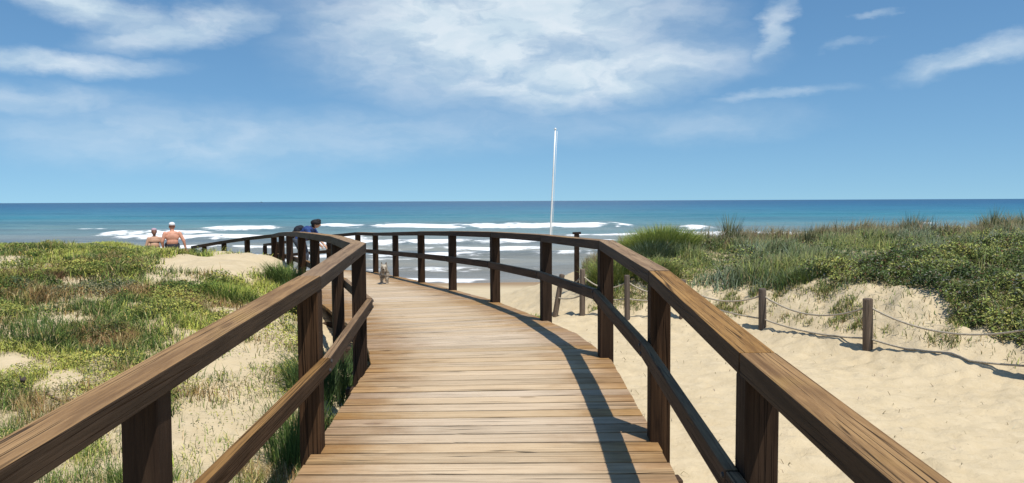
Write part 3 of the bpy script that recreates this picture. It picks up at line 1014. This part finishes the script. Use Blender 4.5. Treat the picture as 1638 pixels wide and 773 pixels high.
# man in a white cap, sitting with his back to us, right arm propped
man = tag(empty('person', (-10.17, 23.0, gz(-10.17, 23.0) - 0.05), R(26)), 'bare-backed person in white cap and dark shorts sitting on the dune', 'person')
parts = [((0, .0, .13), (.175, .15, .14)), ((0, -.01, .28), (.165, .115, .14)), ((0, .0, .42), (.19, .12, .15)), ((0, .02, .52), (.20, .10, .09)),
         ((0, .03, .56), (0, .055, .66), .058, .055), ((0, .075, .745), (.078, .095, .115)), ((0, .15, .715), (.02, .03, .025)), ((-.08, .07, .735), (.014, .022, .032)), ((.08, .07, .735), (.014, .022, .032)),
         ((-.20, .01, .535), (-.275, -.02, .30), .062, .046), ((-.275, -.02, .30), (-.25, .10, .075), .044, .030),
         ((.20, .01, .535), (.31, -.06, .31), .062, .046), ((.31, -.06, .31), (.36, -.03, .085), .044, .030),
         ((-.10, .06, .13), (-.13, .50, .19), .092, .064), ((-.13, .50, .19), (-.14, .88, .06), .060, .038), ((-.14, .88, .05), (-.15, .93, .17), .035, .026),
         ((.10, .06, .13), (.14, .50, .18), .092, .064), ((.14, .50, .18), (.15, .88, .06), .060, .038), ((.15, .88, .05), (.16, .93, .17), .035, .026)]
parts += hand((-.25, .10, .075), (0, .8, -.35), 1) + hand((.36, -.03, .085), (.3, .2, -.75), -1, (0, 1, 0))
b1 = body_mesh('body', parts, M_SKIN, 0.011)
s1 = body_mesh('shorts', [((0, .0, .12), (.195, .17, .15)), ((-.10, .06, .13), (-.125, .42, .18), .108, .085), ((.10, .06, .13), (.135, .42, .17), .108, .085)], M_NAVY, 0.012)
c1 = body_mesh('cap', [((0, .07, .805), (.092, .105, .072)), ((0, .17, .785), (.075, .085, .012))], M_CAP, 0.009)
h1 = body_mesh('hair', [((0, .045, .755), (.084, .085, .055))], M_HAIR2, 0.01)
rig(man, [b1, s1, c1, h1])

wom = tag(empty('person', (-10.80, 23.2, gz(-10.80, 23.2) - 0.04), R(30)), 'smaller bare-shouldered person sitting low in the grass, left of the white cap', 'person')
parts = [((0, .0, .12), (.165, .14, .13)), ((0, -.01, .26), (.13, .10, .13)), ((0, .01, .39), (.155, .10, .12)), ((0, .02, .47), (.16, .085, .07)),
         ((0, .03, .50), (0, .05, .59), .046, .043), ((0, .07, .67), (.070, .085, .10)), ((0, .145, .645), (.015, .025, .02)),
         ((-.16, .01, .475), (-.23, .0, .26), .047, .036), ((-.23, .0, .26), (-.19, .16, .10), .034, .024),
         ((.16, .01, .475), (.22, -.01, .27), .047, .036), ((.22, -.01, .27), (.25, .10, .09), .034, .024),
         ((-.09, .06, .12), (-.10, .44, .33), .085, .055), ((-.10, .44, .33), (-.11, .58, .03), .05, .033), ((-.11, .57, .02), (-.11, .72, .015), .03, .022),
         ((.09, .06, .12), (.10, .44, .33), .085, .055), ((.10, .44, .33), (.11, .58, .03), .05, .033), ((.11, .57, .02), (.11, .72, .015), .03, .022)]
parts += hand((-.19, .16, .10), (.2, .8, -.3), 1) + hand((.25, .10, .09), (.2, .6, -.5), -1)
b2 = body_mesh('body', parts, M_SKIN2, 0.011)
s2 = body_mesh('swimsuit', [((0, .0, .115), (.175, .15, .135)), ((0, .015, .36), (.165, .11, .035))], M_NAVY, 0.011)
h2 = body_mesh('hair', [((0, .045, .675), (.080, .082, .095)), ((0, -.03, .63), (.05, .04, .07))], M_HAIR2, 0.01)
c2 = body_mesh('cap', [((0, .065, .73), (.083, .095, .055)), ((0, .15, .715), (.06, .065, .010))], M_PINK, 0.009)
rig(wom, [b2, s2, h2, c2])

# person bending forward on the walkway, facing right
zdk = deck_z(-4.78, 18.5)
per = tag(empty('person', (-4.98, 18.5, zdk + 0.004), R(-8)), 'dark-haired person in blue top with dark backpack, bending forward behind the railing', 'person')
parts = [((-.16, 0, .86), (.135, .17, .13)), ((-.06, 0, .98), (.13, .15, .13)), ((.07, 0, 1.09), (.13, .175, .125)), ((.13, 0, 1.14), (.10, .19, .085)),
         ((.17, 0, 1.16), (.25, 0, 1.22), .056, .052), ((.30, 0, 1.275), (.098, .076, .112)), ((.395, 0, 1.24), (.03, .018, .022)), ((.30, .078, 1.265), (.022, .013, .03)), ((.30, -.078, 1.265), (.022, .013, .03)),
         ((.13, .20, 1.13), (.27, .22, .90), .056, .042), ((.27, .22, .90), (.42, .15, .75), .040, .028),
         ((.13, -.20, 1.13), (.28, -.22, .91), .056, .042), ((.28, -.22, .91), (.43, -.15, .77), .040, .028),
         ((-.15, .10, .84), (-.03, .11, .46), .092, .060), ((-.03, .11, .46), (-.10, .11, .07), .056, .038), ((-.11, .11, .035), (.10, .12, .03), .035, .030),
         ((-.15, -.10, .84), (.02, -.11, .47), .092, .060), ((.02, -.11, .47), (-.02, -.11, .07), .056, .038), ((-.03, -.11, .035), (.18, -.12, .03), .035, .030)]
parts += hand((.42, .15, .75), (.6, -.1, -.6), 1) + hand((.43, -.15, .77), (.6, .1, -.6), -1)
b3 = body_mesh('body', parts, M_SKIN2, 0.011)
sh = body_mesh('shirt', [((-.12, 0, .90), (.145, .18, .13)), ((-.06, 0, .98), (.15, .17, .14)), ((.07, 0, 1.09), (.145, .195, .135)), ((.13, 0, 1.135), (.11, .20, .09)),
                         ((.13, .20, 1.13), (.22, .215, .98), .070, .062), ((.13, -.20, 1.13), (.225, -.215, .985), .070, .062)], M_BLUE, 0.012)
tr = body_mesh('trousers', [((-.16, 0, .85), (.15, .185, .12)), ((-.15, .10, .83), (-.03, .11, .46), .108, .078), ((-.03, .11, .46), (-.09, .11, .12), .074, .06),
                            ((-.15, -.10, .83), (.02, -.11, .47), .108, .078), ((.02, -.11, .47), (-.015, -.11, .12), .074, .06)], M_SHORT, 0.012)
hr3 = body_mesh('hair', [((.285, 0, 1.30), (.135, .105, .085)), ((.24, 0, 1.25), (.065, .088, .09)), ((.35, 0, 1.35), (.07, .08, .045))], M_HAIR, 0.011)
bp = body_mesh('backpack', [((-.17, 0, 1.10), (.12, .15, .13)), ((-.25, 0, 1.00), (.11, .14, .12)), ((-.12, .0, 1.16), (.09, .12, .08))], M_NAVY, 0.012)
rig(per, [b3, sh, tr, hr3, bp])
per.scale = (0.96, 0.96, 0.96)


def dog_mat():
    m, g, b, out = new_mat('rough mottled fur')
    tc = g.node('ShaderNodeTexCoord'); v = tc.outputs['Object']
    sep = g.node('ShaderNodeSeparateXYZ'); g.put(sep.inputs[0], v)
    n = g.noise(v, 14, 4, 0.6); n2 = g.noise(g.mapping(v, sc=(1, 1, .35)), 70, 3)
    c = g.mix(g.rng(n, 0.42, 0.60), (0.62, 0.55, 0.44), (0.26, 0.205, 0.15))
    back = g.rng(sep.outputs[1], -0.06, 0.06)
    c = g.mix(g.math('MULTIPLY', back, 0.8), c, (0.16, 0.13, 0.10))
    c = g.mix(g.rng(sep.outputs[2], 0.36, 0.42, 0, 0.85), c, (0.09, 0.065, 0.05))
    c = g.mix(g.rng(n2, 0.45, 0.75, 0, 0.5), c, (0.10, 0.08, 0.06))
    g.l.new(c, b.inputs['Base Color']); b.inputs['Roughness'].default_value = 0.9
    bump(g, b, n2, 0.8, 0.02)
    return m


M_DOG = dog_mat()
dx, dy = -2.43, 14.55
dog = tag(empty('dog', (dx, dy, deck_z(dx, dy) + 0.003), R(8)), 'small shaggy grey and white terrier with pricked ears on the deck', 'dog')
parts = [((0, -.02, .205), (.072, .085, .085)), ((0, .10, .205), (.064, .12, .072)), ((0, .21, .21), (.066, .08, .075)),
         ((0, -.06, .25), (0, -.10, .305), .052, .046), ((0, -.115, .325), (.060, .060, .055)), ((0, -.165, .308), (0, -.205, .298), .034, .026), ((0, -.17, .285), (.038, .03, .03)),
         ((-.035, -.10, .365), (-.045, -.105, .425), .019, .006), ((.035, -.10, .365), (.045, -.105, .425), .019, .006),
         ((-.045, -.05, .18), (-.048, -.06, .10), .032, .022), ((-.048, -.06, .10), (-.05, -.065, .02), .021, .018), ((-.05, -.08, .015), (.022, .03, .016)),
         ((.045, -.05, .18), (.048, -.06, .10), .032, .022), ((.048, -.06, .10), (.05, -.065, .02), .021, .018), ((.05, -.08, .015), (.022, .03, .016)),
         ((-.045, .21, .19), (-.052, .17, .115), .044, .028), ((-.052, .17, .115), (-.054, .245, .075), .024, .018), ((-.054, .245, .075), (-.054, .225, .015), .017, .016), ((-.054, .205, .014), (.02, .03, .014)),
         ((.045, .21, .19), (.052, .17, .115), .044, .028), ((.052, .17, .115), (.054, .245, .075), .024, .018), ((.054, .245, .075), (.054, .225, .015), .017, .016), ((.054, .205, .014), (.02, .03, .014)),
         ((0, .28, .25), (.02, .34, .33), .020, .016), ((.02, .34, .33), (.03, .33, .38), .016, .010)]
db = body_mesh('body', parts, M_DOG, 0.006, 2)
nose = body_mesh('nose', [((0, -.232, .302), (.014, .010, .011))], M_HAIR, 0.004, 1)
eyes = [body_mesh('eye', [((s * .026, -.166, .338), (.009, .007, .009))], M_HAIR, 0.003, 1) for s in (-1, 1)]
rig(dog, [db, nose] + eyes)
# shaggy coat
V = np.empty(len(db.data.vertices) * 3, np.float32); db.data.vertices.foreach_get('co', V); V = V.reshape(-1, 3)
Nn = np.empty_like(V).ravel(); db.data.vertices.foreach_get('normal', Nn); Nn = Nn.reshape(-1, 3)
pick = rng.choice(len(V), min(2600, len(V)), replace=False)
base = V[pick]; nrm = Nn[pick]
ln = rng.uniform(.015, .035, (len(pick), 1))
ln[base[:, 2] > .36] *= .4
tipv = base + nrm * ln * 0.8 + np.array((0, 0, -1)) * ln * 0.6 + rng.normal(0, .004, (len(pick), 3))
sd = np.cross(nrm, rng.normal(size=(len(pick), 3))); sd /= np.linalg.norm(sd, axis=1, keepdims=True) + 1e-6
HV = np.stack([base + sd * .003, base - sd * .003, tipv], 1).reshape(-1, 3)
fur = link('fur', mesh_np('fur', HV, None, np.arange(len(HV)).reshape(-1, 3)), M_DOG, dog)
tag(fur, kind='stuff')

# a small boat far out on the horizon
boat = tag(empty('boat', (-1950, 6000, 0)), 'tiny dark boat far out on the horizon', 'boat')
bm = bmesh.new()
ring0 = [(-9, 0), (-8, -2), (6, -2.2), (11, 0), (6, 2.2), (-8, 2)]
lo_ = [bm.verts.new((x * .85, y * .7, -0.5)) for x, y in ring0]; hi_ = [bm.verts.new((x, y, 2.4 + (1.2 if x > 8 else 0))) for x, y in ring0]
for k in range(6):
    bm.faces.new((lo_[k], lo_[(k + 1) % 6], hi_[(k + 1) % 6], hi_[k]))
bm.faces.new(hi_); bm.faces.new(list(reversed(lo_)))
me = bpy.data.meshes.new('hull'); bm.to_mesh(me); bm.free()
link('hull', me, M_HULL, boat)
o = link('cabin', beam_mesh(6, 3, 4), M_HULL, boat); o.location = (-3, 0, 4.3)
o = link('mast', beam_mesh(.5, .5, 8), M_HULL, boat); o.location = (0, 0, 6)


# ------------------------------------------------------------------ plants
def blades_mesh(name, x, y, z, h, w, lean, az, col, curve=0.5, tipcol=None):
    """arching blades: base pair, middle pair, tip"""
    n = len(x)
    sx, sy = -np.sin(az), np.cos(az)
    tw = rng.uniform(-0.9, 0.9, n)
    wx, wy = sx * np.cos(tw) - np.cos(az) * np.sin(tw), sy * np.cos(tw) - np.sin(az) * np.sin(tw)
    dx, dy = np.cos(az), np.sin(az)
    V = np.empty((n, 5, 3), np.float32)
    m = 0.55
    mo = lean * h * m * (1 - curve); to = lean * h
    mz = h * m; tz = h * np.sqrt(np.clip(1 - 0.45 * lean ** 2, 0.1, 1))
    V[:, 0, 0] = x - wx * w / 2; V[:, 0, 1] = y - wy * w / 2; V[:, 0, 2] = z
    V[:, 1, 0] = x + wx * w / 2; V[:, 1, 1] = y + wy * w / 2; V[:, 1, 2] = z
    V[:, 2, 0] = x + dx * mo + wx * w * .4; V[:, 2, 1] = y + dy * mo + wy * w * .4; V[:, 2, 2] = z + mz
    V[:, 3, 0] = x + dx * mo - wx * w * .4; V[:, 3, 1] = y + dy * mo - wy * w * .4; V[:, 3, 2] = z + mz
    V[:, 4, 0] = x + dx * to; V[:, 4, 1] = y + dy * to; V[:, 4, 2] = z + tz
    b = np.arange(n) * 5
    F4 = np.stack([b, b + 1, b + 2, b + 3], 1); F3 = np.stack([b + 3, b + 2, b + 4], 1)
    me = mesh_np(name, V.reshape(-1, 3), F4, F3)
    C = np.repeat(col[:, None, :], 5, 1)
    if tipcol is not None:
        C[:, 4] = C[:, 4] * 0.4 + np.asarray(tipcol) * 0.6
    add_attr(me, 'Col', C.reshape(-1, 3), 'FLOAT_COLOR')
    return me


def leaves_mesh(name, x, y, z, size, col, flat=0.6):
    """small pointed leaves, diamond shaped and folded"""
    n = len(x)
    nrm = rng.normal(size=(n, 3)); nrm[:, 2] = np.abs(nrm[:, 2]) + flat
    nrm /= np.linalg.norm(nrm, axis=1, keepdims=True)
    a = np.cross(nrm, rng.normal(size=(n, 3))); a /= np.linalg.norm(a, axis=1, keepdims=True) + 1e-9
    b = np.cross(nrm, a)
    P = np.stack([x, y, z], 1); s = size[:, None]
    V = np.stack([P - a * s, P + b * s * .45 + nrm * s * .15, P + a * s, P - b * s * .45 + nrm * s * .15], 1)
    i = np.arange(n) * 4
    F3 = np.concatenate([np.stack([i, i + 1, i + 2], 1), np.stack([i, i + 2, i + 3], 1)])
    me = mesh_np(name, V.reshape(-1, 3), None, F3)
    add_attr(me, 'Col', np.repeat(col[:, None, :], 4, 1).reshape(-1, 3), 'FLOAT_COLOR')
    return me


def scatter(n, xr, yr, dens, persp=True):
    """rejection sampling by a density field; nearer ground gets its share by area"""
    xs, ys_ = [], []
    got = 0
    while got < n:
        x = rng.uniform(*xr, 60000); y = rng.uniform(*yr, 60000)
        k = np.abs(x) < 0.74 * y + 1.2
        x, y = x[k], y[k]
        k = rng.uniform(size=len(x)) < dens(x, y)
        xs.append(x[k]); ys_.append(y[k]); got += int(k.sum())
        if len(xs) > 400: break
    return np.concatenate(xs)[:n], np.concatenate(ys_)[:n]


def jit(c, n, v=0.22, hue=0.12):
    c = np.tile(np.asarray(c, float), (n, 1))
    c *= rng.uniform(1 - v, 1 + v, (n, 1))
    c *= rng.uniform(1 - hue, 1 + hue, (n, 3))
    return np.clip(c, 0.005, 0.9)


def blend(stops, t, n, v=0.2):
    """colour by a 0..1 field through a list of colours"""
    st = np.array(stops); k = np.linspace(0, 1, len(st))
    c = np.stack([np.interp(t, k, st[:, i]) for i in range(3)], 1)
    c *= rng.uniform(1 - v, 1 + v, (n, 1)); c *= rng.uniform(0.9, 1.1, (n, 3))
    return np.clip(c, 0.004, 0.9)


YG = (0.40, 0.42, 0.095); MG = (0.155, 0.215, 0.050); DG = (0.075, 0.120, 0.038); BR = (0.25, 0.165, 0.075); ST_ = (0.45, 0.37, 0.19); BG = (0.20, 0.265, 0.185); GG = (0.27, 0.26, 0.15)


# left dune grass
def dl(x, y):
    v = veg_left(x, y)
    clump = fbm(x * 2.6, y * 2.6, 81, 3, 0.6)
    return np.clip(v * (0.16 + 1.3 * sstep(0.40, 0.68, clump)), 0, 1)


x, y = scatter(230000, (-16, -1.3), (1.5, 22), dl)
n = len(x); z = ground_z(x, y) - 0.01
tn = fbm(x * 1.15, y * 1.15, 83, 4, 0.6)
t = np.clip((tn - 0.30) / 0.38 + rng.normal(0, .12, n), 0, 1)
col = blend([BR, (0.27, 0.17, 0.07), (0.23, 0.21, 0.075), MG, (0.06, 0.10, 0.035), DG, MG, YG, YG], t, n, 0.28)
ridge = sstep(12.5, 15, y)
col = col * (1 - 0.7 * ridge[:, None]) + jit((0.46, 0.50, 0.11), n, .2) * 0.7 * ridge[:, None]
dry = rng.uniform(size=n) < 0.14
col[dry] = jit(ST_, int(dry.sum()), .25)
col *= 1.2
h = rng.uniform(.035, .15, n) * (0.5 + 1.1 * fbm(x * 1.3, y * 1.3, 85, 2))
w = np.clip(0.0010 * y, 0.0035, 0.012) * rng.uniform(.6, 1.3, n)
me = blades_mesh('dune_grass', x, y, z, h, w, rng.uniform(.2, 1.1, n), rng.uniform(0, 6.283, n), col)
tag(link('dune_grass', me, M_BLADE), 'mixed green and dry brown grass over the left dune', 'grass', kind='stuff')


# left low leafy cover
def dl2(x, y):
    v = veg_left(x, y)
    c = fbm(x * 1.7, y * 1.7, 87, 4, 0.6)
    lx = rail_x(y, LRAIL) - x
    close = sstep(0.9, 0.5, lx) * sstep(0.1, 0.3, lx) * sstep(10, 7, y) * 0.6
    return np.clip((v + close) * (0.08 + sstep(0.42, 0.62, c)), 0, 1)


x, y = scatter(190000, (-15, -1.3), (1.5, 19), dl2)
n = len(x)
c = fbm(x * 1.7, y * 1.7, 87, 4, 0.6)
ch = 0.02 + 0.14 * sstep(0.45, 0.75, c)
z = ground_z(x, y) + ch * np.sqrt(rng.uniform(0, 1, n))
tn = np.clip((fbm(x * 0.7, y * 0.7, 89, 3) - 0.3) / 0.4 + rng.normal(0, .1, n), 0, 1)
lx = rail_x(y, LRAIL) - x
tn = np.where(lx < 2.3, np.clip(tn + 0.35, 0, 1), tn)
col = blend([GG, (0.10, 0.13, 0.075), DG, MG, (0.28, 0.29, 0.08), (0.40, 0.40, 0.10)], tn, n, 0.35)
fl = rng.uniform(size=n) < 0.05
col[fl] = jit((0.45, 0.36, 0.08), int(fl.sum()), .2)
me = leaves_mesh('ground_cover', x, y, z, np.clip(0.0016 * y, 0.006, 0.017) * rng.uniform(.7, 1.3, n), col)
tag(link('ground_cover', me, M_LEAF), 'low yellow-green creeping plants over the left dune sand', 'ground cover', kind='stuff')


# right dune: marram grass on the upper part
def scrub_zone(x, y):
    """1 where the leafy scrub grows: the right, lower part of the dune"""
    f = np.minimum((x - 5.4) * 0.53 - (y - 13.0), (x - 5.0) * 1.2) + 2.0 * (fbm(x * 0.6, y * 0.6, 151, 3) - 0.5)
    return sstep(-0.2, 0.5, f)


def dr(x, y):
    v = veg_right(x, y)
    c = fbm(x * 1.4, y * 1.4, 153, 3, 0.6)
    return np.clip(v * (1 - 0.93 * scrub_zone(x, y)) * (0.25 + 1.2 * sstep(0.35, 0.6, c)), 0, 1)


x, y = scatter(150000, (0.6, 19), (8, 25), dr)
n = len(x); z = ground_z(x, y) - 0.01
tn = fbm(x * 0.55, y * 0.8, 155, 4, 0.6)
t = np.clip((tn - 0.28) / 0.44 + rng.normal(0, .12, n), 0, 1)
col = blend([BG, (0.23, 0.29, 0.21), (0.15, 0.21, 0.12), (0.06, 0.095, 0.04), (0.10, 0.15, 0.055), MG, (0.34, 0.37, 0.10), (0.22, 0.25, 0.09)], t, n, 0.25)
dry = rng.uniform(size=n) < 0.10
col[dry] = jit((0.30, 0.25, 0.13), int(dry.sum()), .25)
brn = rng.uniform(size=n) < 0.35 * sstep(17, 19, y)
col[brn] = jit((0.20, 0.15, 0.085), int(brn.sum()), .25)
h = rng.uniform(.09, .30, n) * (0.25 + 1.35 * sstep(0.3, 0.72, fbm(x * 1.1, y * 1.1, 157, 3)))
h = np.where(brn, h * 1.5, h)
wind = rng.normal(0.3, 1.3, n)
me = blades_mesh('marram_grass', x, y, z, h, np.clip(0.0009 * y, .006, .016) * rng.uniform(.7, 1.3, n), rng.uniform(.1, .95, n), wind, col, tipcol=(0.36, 0.36, 0.22))
tag(link('marram_grass', me, M_BLADE), 'blue-green dune grass over the upper right dune', 'grass', kind='stuff')


# right dune: leafy scrub
def ds(x, y):
    v = veg_right(x, y)
    c = fbm(x * 2.0, y * 2.0, 161, 4, 0.6)
    return np.clip(v * (0.10 + 0.9 * scrub_zone(x, y)) * (0.3 + 1.1 * sstep(0.33, 0.6, c)), 0, 1)


x, y = scatter(190000, (1.2, 17), (6, 23), ds)
n = len(x)
c = fbm(x * 2.0, y * 2.0, 161, 4, 0.6)
ch = 0.03 + 0.26 * sstep(0.35, 0.75, c)
u = np.sqrt(rng.uniform(0, 1, n))
fsd = fence_side(x, y)
ch = ch * (0.25 + 0.75 * sstep(0.1, 1.3, fsd))
z = ground_z(x, y) + ch * u
tn = np.clip((fbm(x * 0.9, y * 0.9, 163, 3, 0.6) - 0.3) / 0.4 + rng.normal(0, .14, n), 0, 1)
col = blend([(0.06, 0.095, 0.035), (0.09, 0.135, 0.045), (0.14, 0.185, 0.06), (0.22, 0.26, 0.08), (0.40, 0.41, 0.12)], tn, n, 0.3)
gy_ = rng.uniform(size=n) < 0.16
col[gy_] = jit((0.21, 0.215, 0.17), int(gy_.sum()), .3)
bn = rng.uniform(size=n) < 0.07
col[bn] = jit((0.14, 0.085, 0.05), int(bn.sum()), .3)
me = leaves_mesh('leafy_scrub', x, y, z, rng.uniform(.016, .032, n), col, 0.5)
tag(link('leafy_scrub', me, M_LEAF), 'dark green small-leaved scrub spreading over the right dune', 'scrub', kind='stuff')


# sprigs on the sandy bank
def db_(x, y):
    fs = fence_side(x, y)
    c = fbm(x * 2.2, y * 2.2, 171, 3, 0.6)
    return sstep(0.05, 0.35, fs) * sstep(2.0, 1.0, fs) * (0.06 + sstep(0.50, 0.64, c))


x, y = scatter(20000, (0.8, 8.5), (6, 16), db_)
n = len(x); z = ground_z(x, y) - 0.005
col = blend([BR, ST_, MG, DG, YG], rng.uniform(0, 1, n), n, 0.25)
me = blades_mesh('bank_sprigs', x, y, z, rng.uniform(.03, .13, n), rng.uniform(.006, .012, n), rng.uniform(.3, 1, n), rng.uniform(0, 6.28, n), col)
tag(link('bank_sprigs', me, M_BLADE), 'sparse dry sprigs on the sandy bank behind the rope fence', 'sprigs', kind='stuff')


# single plants one can point at
def tuft(name, label, x, y, rad, h, nb, cols, cat='grass tuft', lean=(.1, .8), wdt=.010, group=None, tip=None, ragged=.55, dz=0.0):
    z0 = gz(x, y)
    r = rad * np.sqrt(rng.uniform(0, 1, nb)); a = rng.uniform(0, 6.283, nb)
    bx, by = r * np.cos(a), r * np.sin(a)
    bz = ground_z(x + bx, y + by) - z0 - 0.015 + dz
    az = a + rng.normal(0, .7, nb)
    ln = lean[0] + (lean[1] - lean[0]) * (0.35 * rng.uniform(0, 1, nb) + 0.65 * (r / rad))
    hh = h * rng.uniform(ragged, 1.0, nb) * (1 - 0.25 * (r / rad) ** 2)
    col = blend(cols, rng.uniform(0, 1, nb), nb, .22)
    me = blades_mesh(name, bx, by, bz, hh, rng.uniform(.7, 1.3, nb) * wdt, ln, az, col, tipcol=tip)
    o = link(name, me, M_BLADE)
    o.location = (x, y, z0)
    tag(o, label, cat, group)
    return o


BRT = [(0.17, 0.24, 0.045), (0.23, 0.30, 0.06), (0.30, 0.34, 0.08)]
DRK = [(0.07, 0.09, 0.04), (0.13, 0.15, 0.07), (0.22, 0.20, 0.11)]
tuft('grass_clump', 'big bright green grass clump at the near end of the right dune', 3.35, 17.4, .80, .80, 5200, BRT + [(0.36, 0.38, 0.11)], wdt=.013, lean=(.05, .8))
tuft('grass_clump', 'blue-grey grass clump just below the big bright clump', 3.0, 16.5, .55, .50, 2400, [BG, (0.07, 0.10, 0.06), DG], wdt=.012)
tuft('grass_clump', 'drooping green grass at the dune foot beside the marker post', 1.95, 15.0, .42, .62, 1700, [MG, DG, YG, (0.14, 0.15, 0.06)], wdt=.011, lean=(.1, .9))
tuft('grass_clump', 'brownish grass clump behind the thin fence posts', 2.75, 14.6, .42, .42, 1400, [BR, MG, DG], wdt=.010, lean=(.1, .9))
tuft('spiky_tuft', 'dark spiky tuft standing alone on the dune crest against the foam', 5.3, 18.8, 0.22, .95, 278, DRK, wdt=.012, lean=(.0, .55), ragged=.25)
tuft('spiky_tuft', 'pair of small dark tufts on the crest above the second fence post', 7.3, 19.0, 0.22, .70, 181, DRK, wdt=.012, lean=(.0, .55), ragged=.25)
tuft('spiky_tuft', 'dark spiky tuft on the crest above the thickest fence post', 10.0, 19.2, 0.22, .85, 254, DRK, wdt=.012, lean=(.0, .55), ragged=.25)
tuft('spiky_tuft', 'large dark tuft on the crest near the right edge of the picture', 12.1, 19.3, 0.22, .95, 338, DRK, wdt=.012, lean=(.0, .55), ragged=.25)
tuft('spiky_tuft', 'wide dark tuft on the crest cut by the right edge of the picture', 13.2, 19.4, 0.77, .80, 544, DRK, wdt=.012, lean=(.0, .55), ragged=.25)
tuft('grass_clump', 'small bright green tuft on the sand beside the boardwalk edge', 0.32, 13.4, .30, .24, 700, BRT, wdt=.010, lean=(.2, .95))
tuft('weed', 'rich green grass growing between the railing posts left of the deck', -1.55, 5.55, .24, .68, 520, [(0.06, 0.115, 0.03), (0.09, 0.15, 0.04), MG], cat='weed', wdt=.006, lean=(.03, .5))
tuft('weed', 'dark green shaded weeds beneath the deck at the corner post', -1.75, 7.3, .40, .55, 900, [(0.05, 0.09, 0.03), DG], cat='weed', wdt=.008, lean=(.05, .8))
tuft('weed', 'green weeds along the dark shadow at the foot of the dune railing', -1.55, 3.9, .26, .24, 420, [(0.06, 0.105, 0.03), MG], cat='weed', wdt=.005, lean=(.1, .9))
tuft('weed', 'leafy green clump growing against the railing beside the bare sand mound', -3.36, 11.5, .30, .46, 900, [(0.045, 0.09, 0.028), MG, DG], cat='weed', wdt=.010)
tuft('weed', 'low dark green weeds under the dune railing, nearer than the bare mound', -2.85, 10.1, .22, .50, 600, [(0.06, 0.11, 0.035), DG], cat='weed', wdt=.010)
tuft('weed', 'yellow-green tuft on the slope below the bare sand mound', -3.75, 10.1, .36, .26, 800, BRT, cat='weed', wdt=.009)
tuft('weed', 'dark green tuft low on the dune above the left handrail', -4.75, 7.7, .40, .22, 900, [DG, (0.06, 0.10, 0.035), MG], cat='weed', wdt=.008)
tuft('weed', 'reddish brown dry tuft beside the near left post', -2.15, 4.5, .20, .22, 330, [BR, (0.24, 0.13, 0.05), ST_], cat='weed', wdt=.005)
tuft('weed', 'fresh green tuft just above the middle of the left handrail', -2.45, 5.0, .22, .20, 420, [(0.07, 0.12, 0.035), MG], cat='weed', wdt=.005)
tuft('weed', 'rusty brown dry patch of weeds at the far left of the dune', -6.7, 10.4, .55, .22, 900, [BR, (0.16, 0.085, 0.05), (0.10, 0.06, 0.04)], cat='weed', wdt=.010)
tuft('weed', 'orange-brown dry weeds in the middle of the left dune', -5.9, 11.2, .70, .16, 1100, [BR, (0.22, 0.13, 0.05), ST_, MG], cat='weed', wdt=.010)
tuft('weed', 'dark green tuft beside the dead stump', -4.55, 6.2, .30, .20, 600, [DG, (0.07, 0.115, 0.035)], cat='weed', wdt=.007)
tuft('weed', 'soft green tuft in front of the fence bank left of the thickest fence post', 4.9, 13.0, .40, .32, 1000, [MG, DG, BG], cat='weed', wdt=.009)

# dead stump with a bleached stick lying beside it
sx_, sy_ = -4.05, 6.30
st = tag(empty('dead_stump', (sx_, sy_, gz(sx_, sy_))), 'small dark dead stump sticking out of the left dune', 'stump')
before = set(COL.objects)
z0 = gz(sx_, sy_)
M_DEAD = plain('charred dead wood', (0.05, 0.038, 0.03), 0.9, 0.4, 30)
M_STICK = plain('bleached stick', (0.36, 0.29, 0.20), 0.9, 0.2, 30)
tube('stem', [(sx_, sy_, z0 - .1), (sx_ + .005, sy_, z0 + .06), (sx_ - .005, sy_, z0 + .13), (sx_ + .012, sy_, z0 + .155)], [.028, .022, .020, .008], M_DEAD, 8)
tube('snag', [(sx_, sy_, z0 + .09), (sx_ - .022, sy_, z0 + .13), (sx_ - .03, sy_, z0 + .165)], [.012, .009, .004], M_DEAD, 6)
for o in set(COL.objects) - before:
    adopt(o, st)
kp = []
for i in range(6):
    xx = sx_ + .06 + i * .085; yy_ = sy_ + .02 + .03 * math.sin(i * 1.7)
    kp.append((xx, yy_, gz(xx, yy_) + .022 + .008 * math.sin(i)))
o = tube('driftwood_stick', kp, [.009, .012, .011, .010, .008, .004], M_STICK, 6)
tag(o, 'thin bleached stick lying on the sand beside the dead stump', 'stick')


# bits of straw, twig and shell blown over the sand path and through the deck gaps
n = 420
x = rng.uniform(0.9, 6.5, n); y = rng.uniform(3.5, 14, n)
k = fence_side(x, y) < -0.05
x, y = x[k], y[k]; n = len(x)
z = ground_z(x, y) + 0.003
me = blades_mesh('beach_debris', x, y, z, rng.uniform(.02, .07, n), rng.uniform(.004, .009, n), rng.uniform(1.3, 2.2, n), rng.uniform(0, 6.28, n), blend([(0.09, 0.06, 0.04), (0.22, 0.16, 0.09), (0.55, 0.5, 0.42)], rng.uniform(0, 1, n), n, .2))
tag(link('beach_debris', me, M_BLADE), 'bits of straw and twig scattered on the sand path', 'debris', kind='stuff')
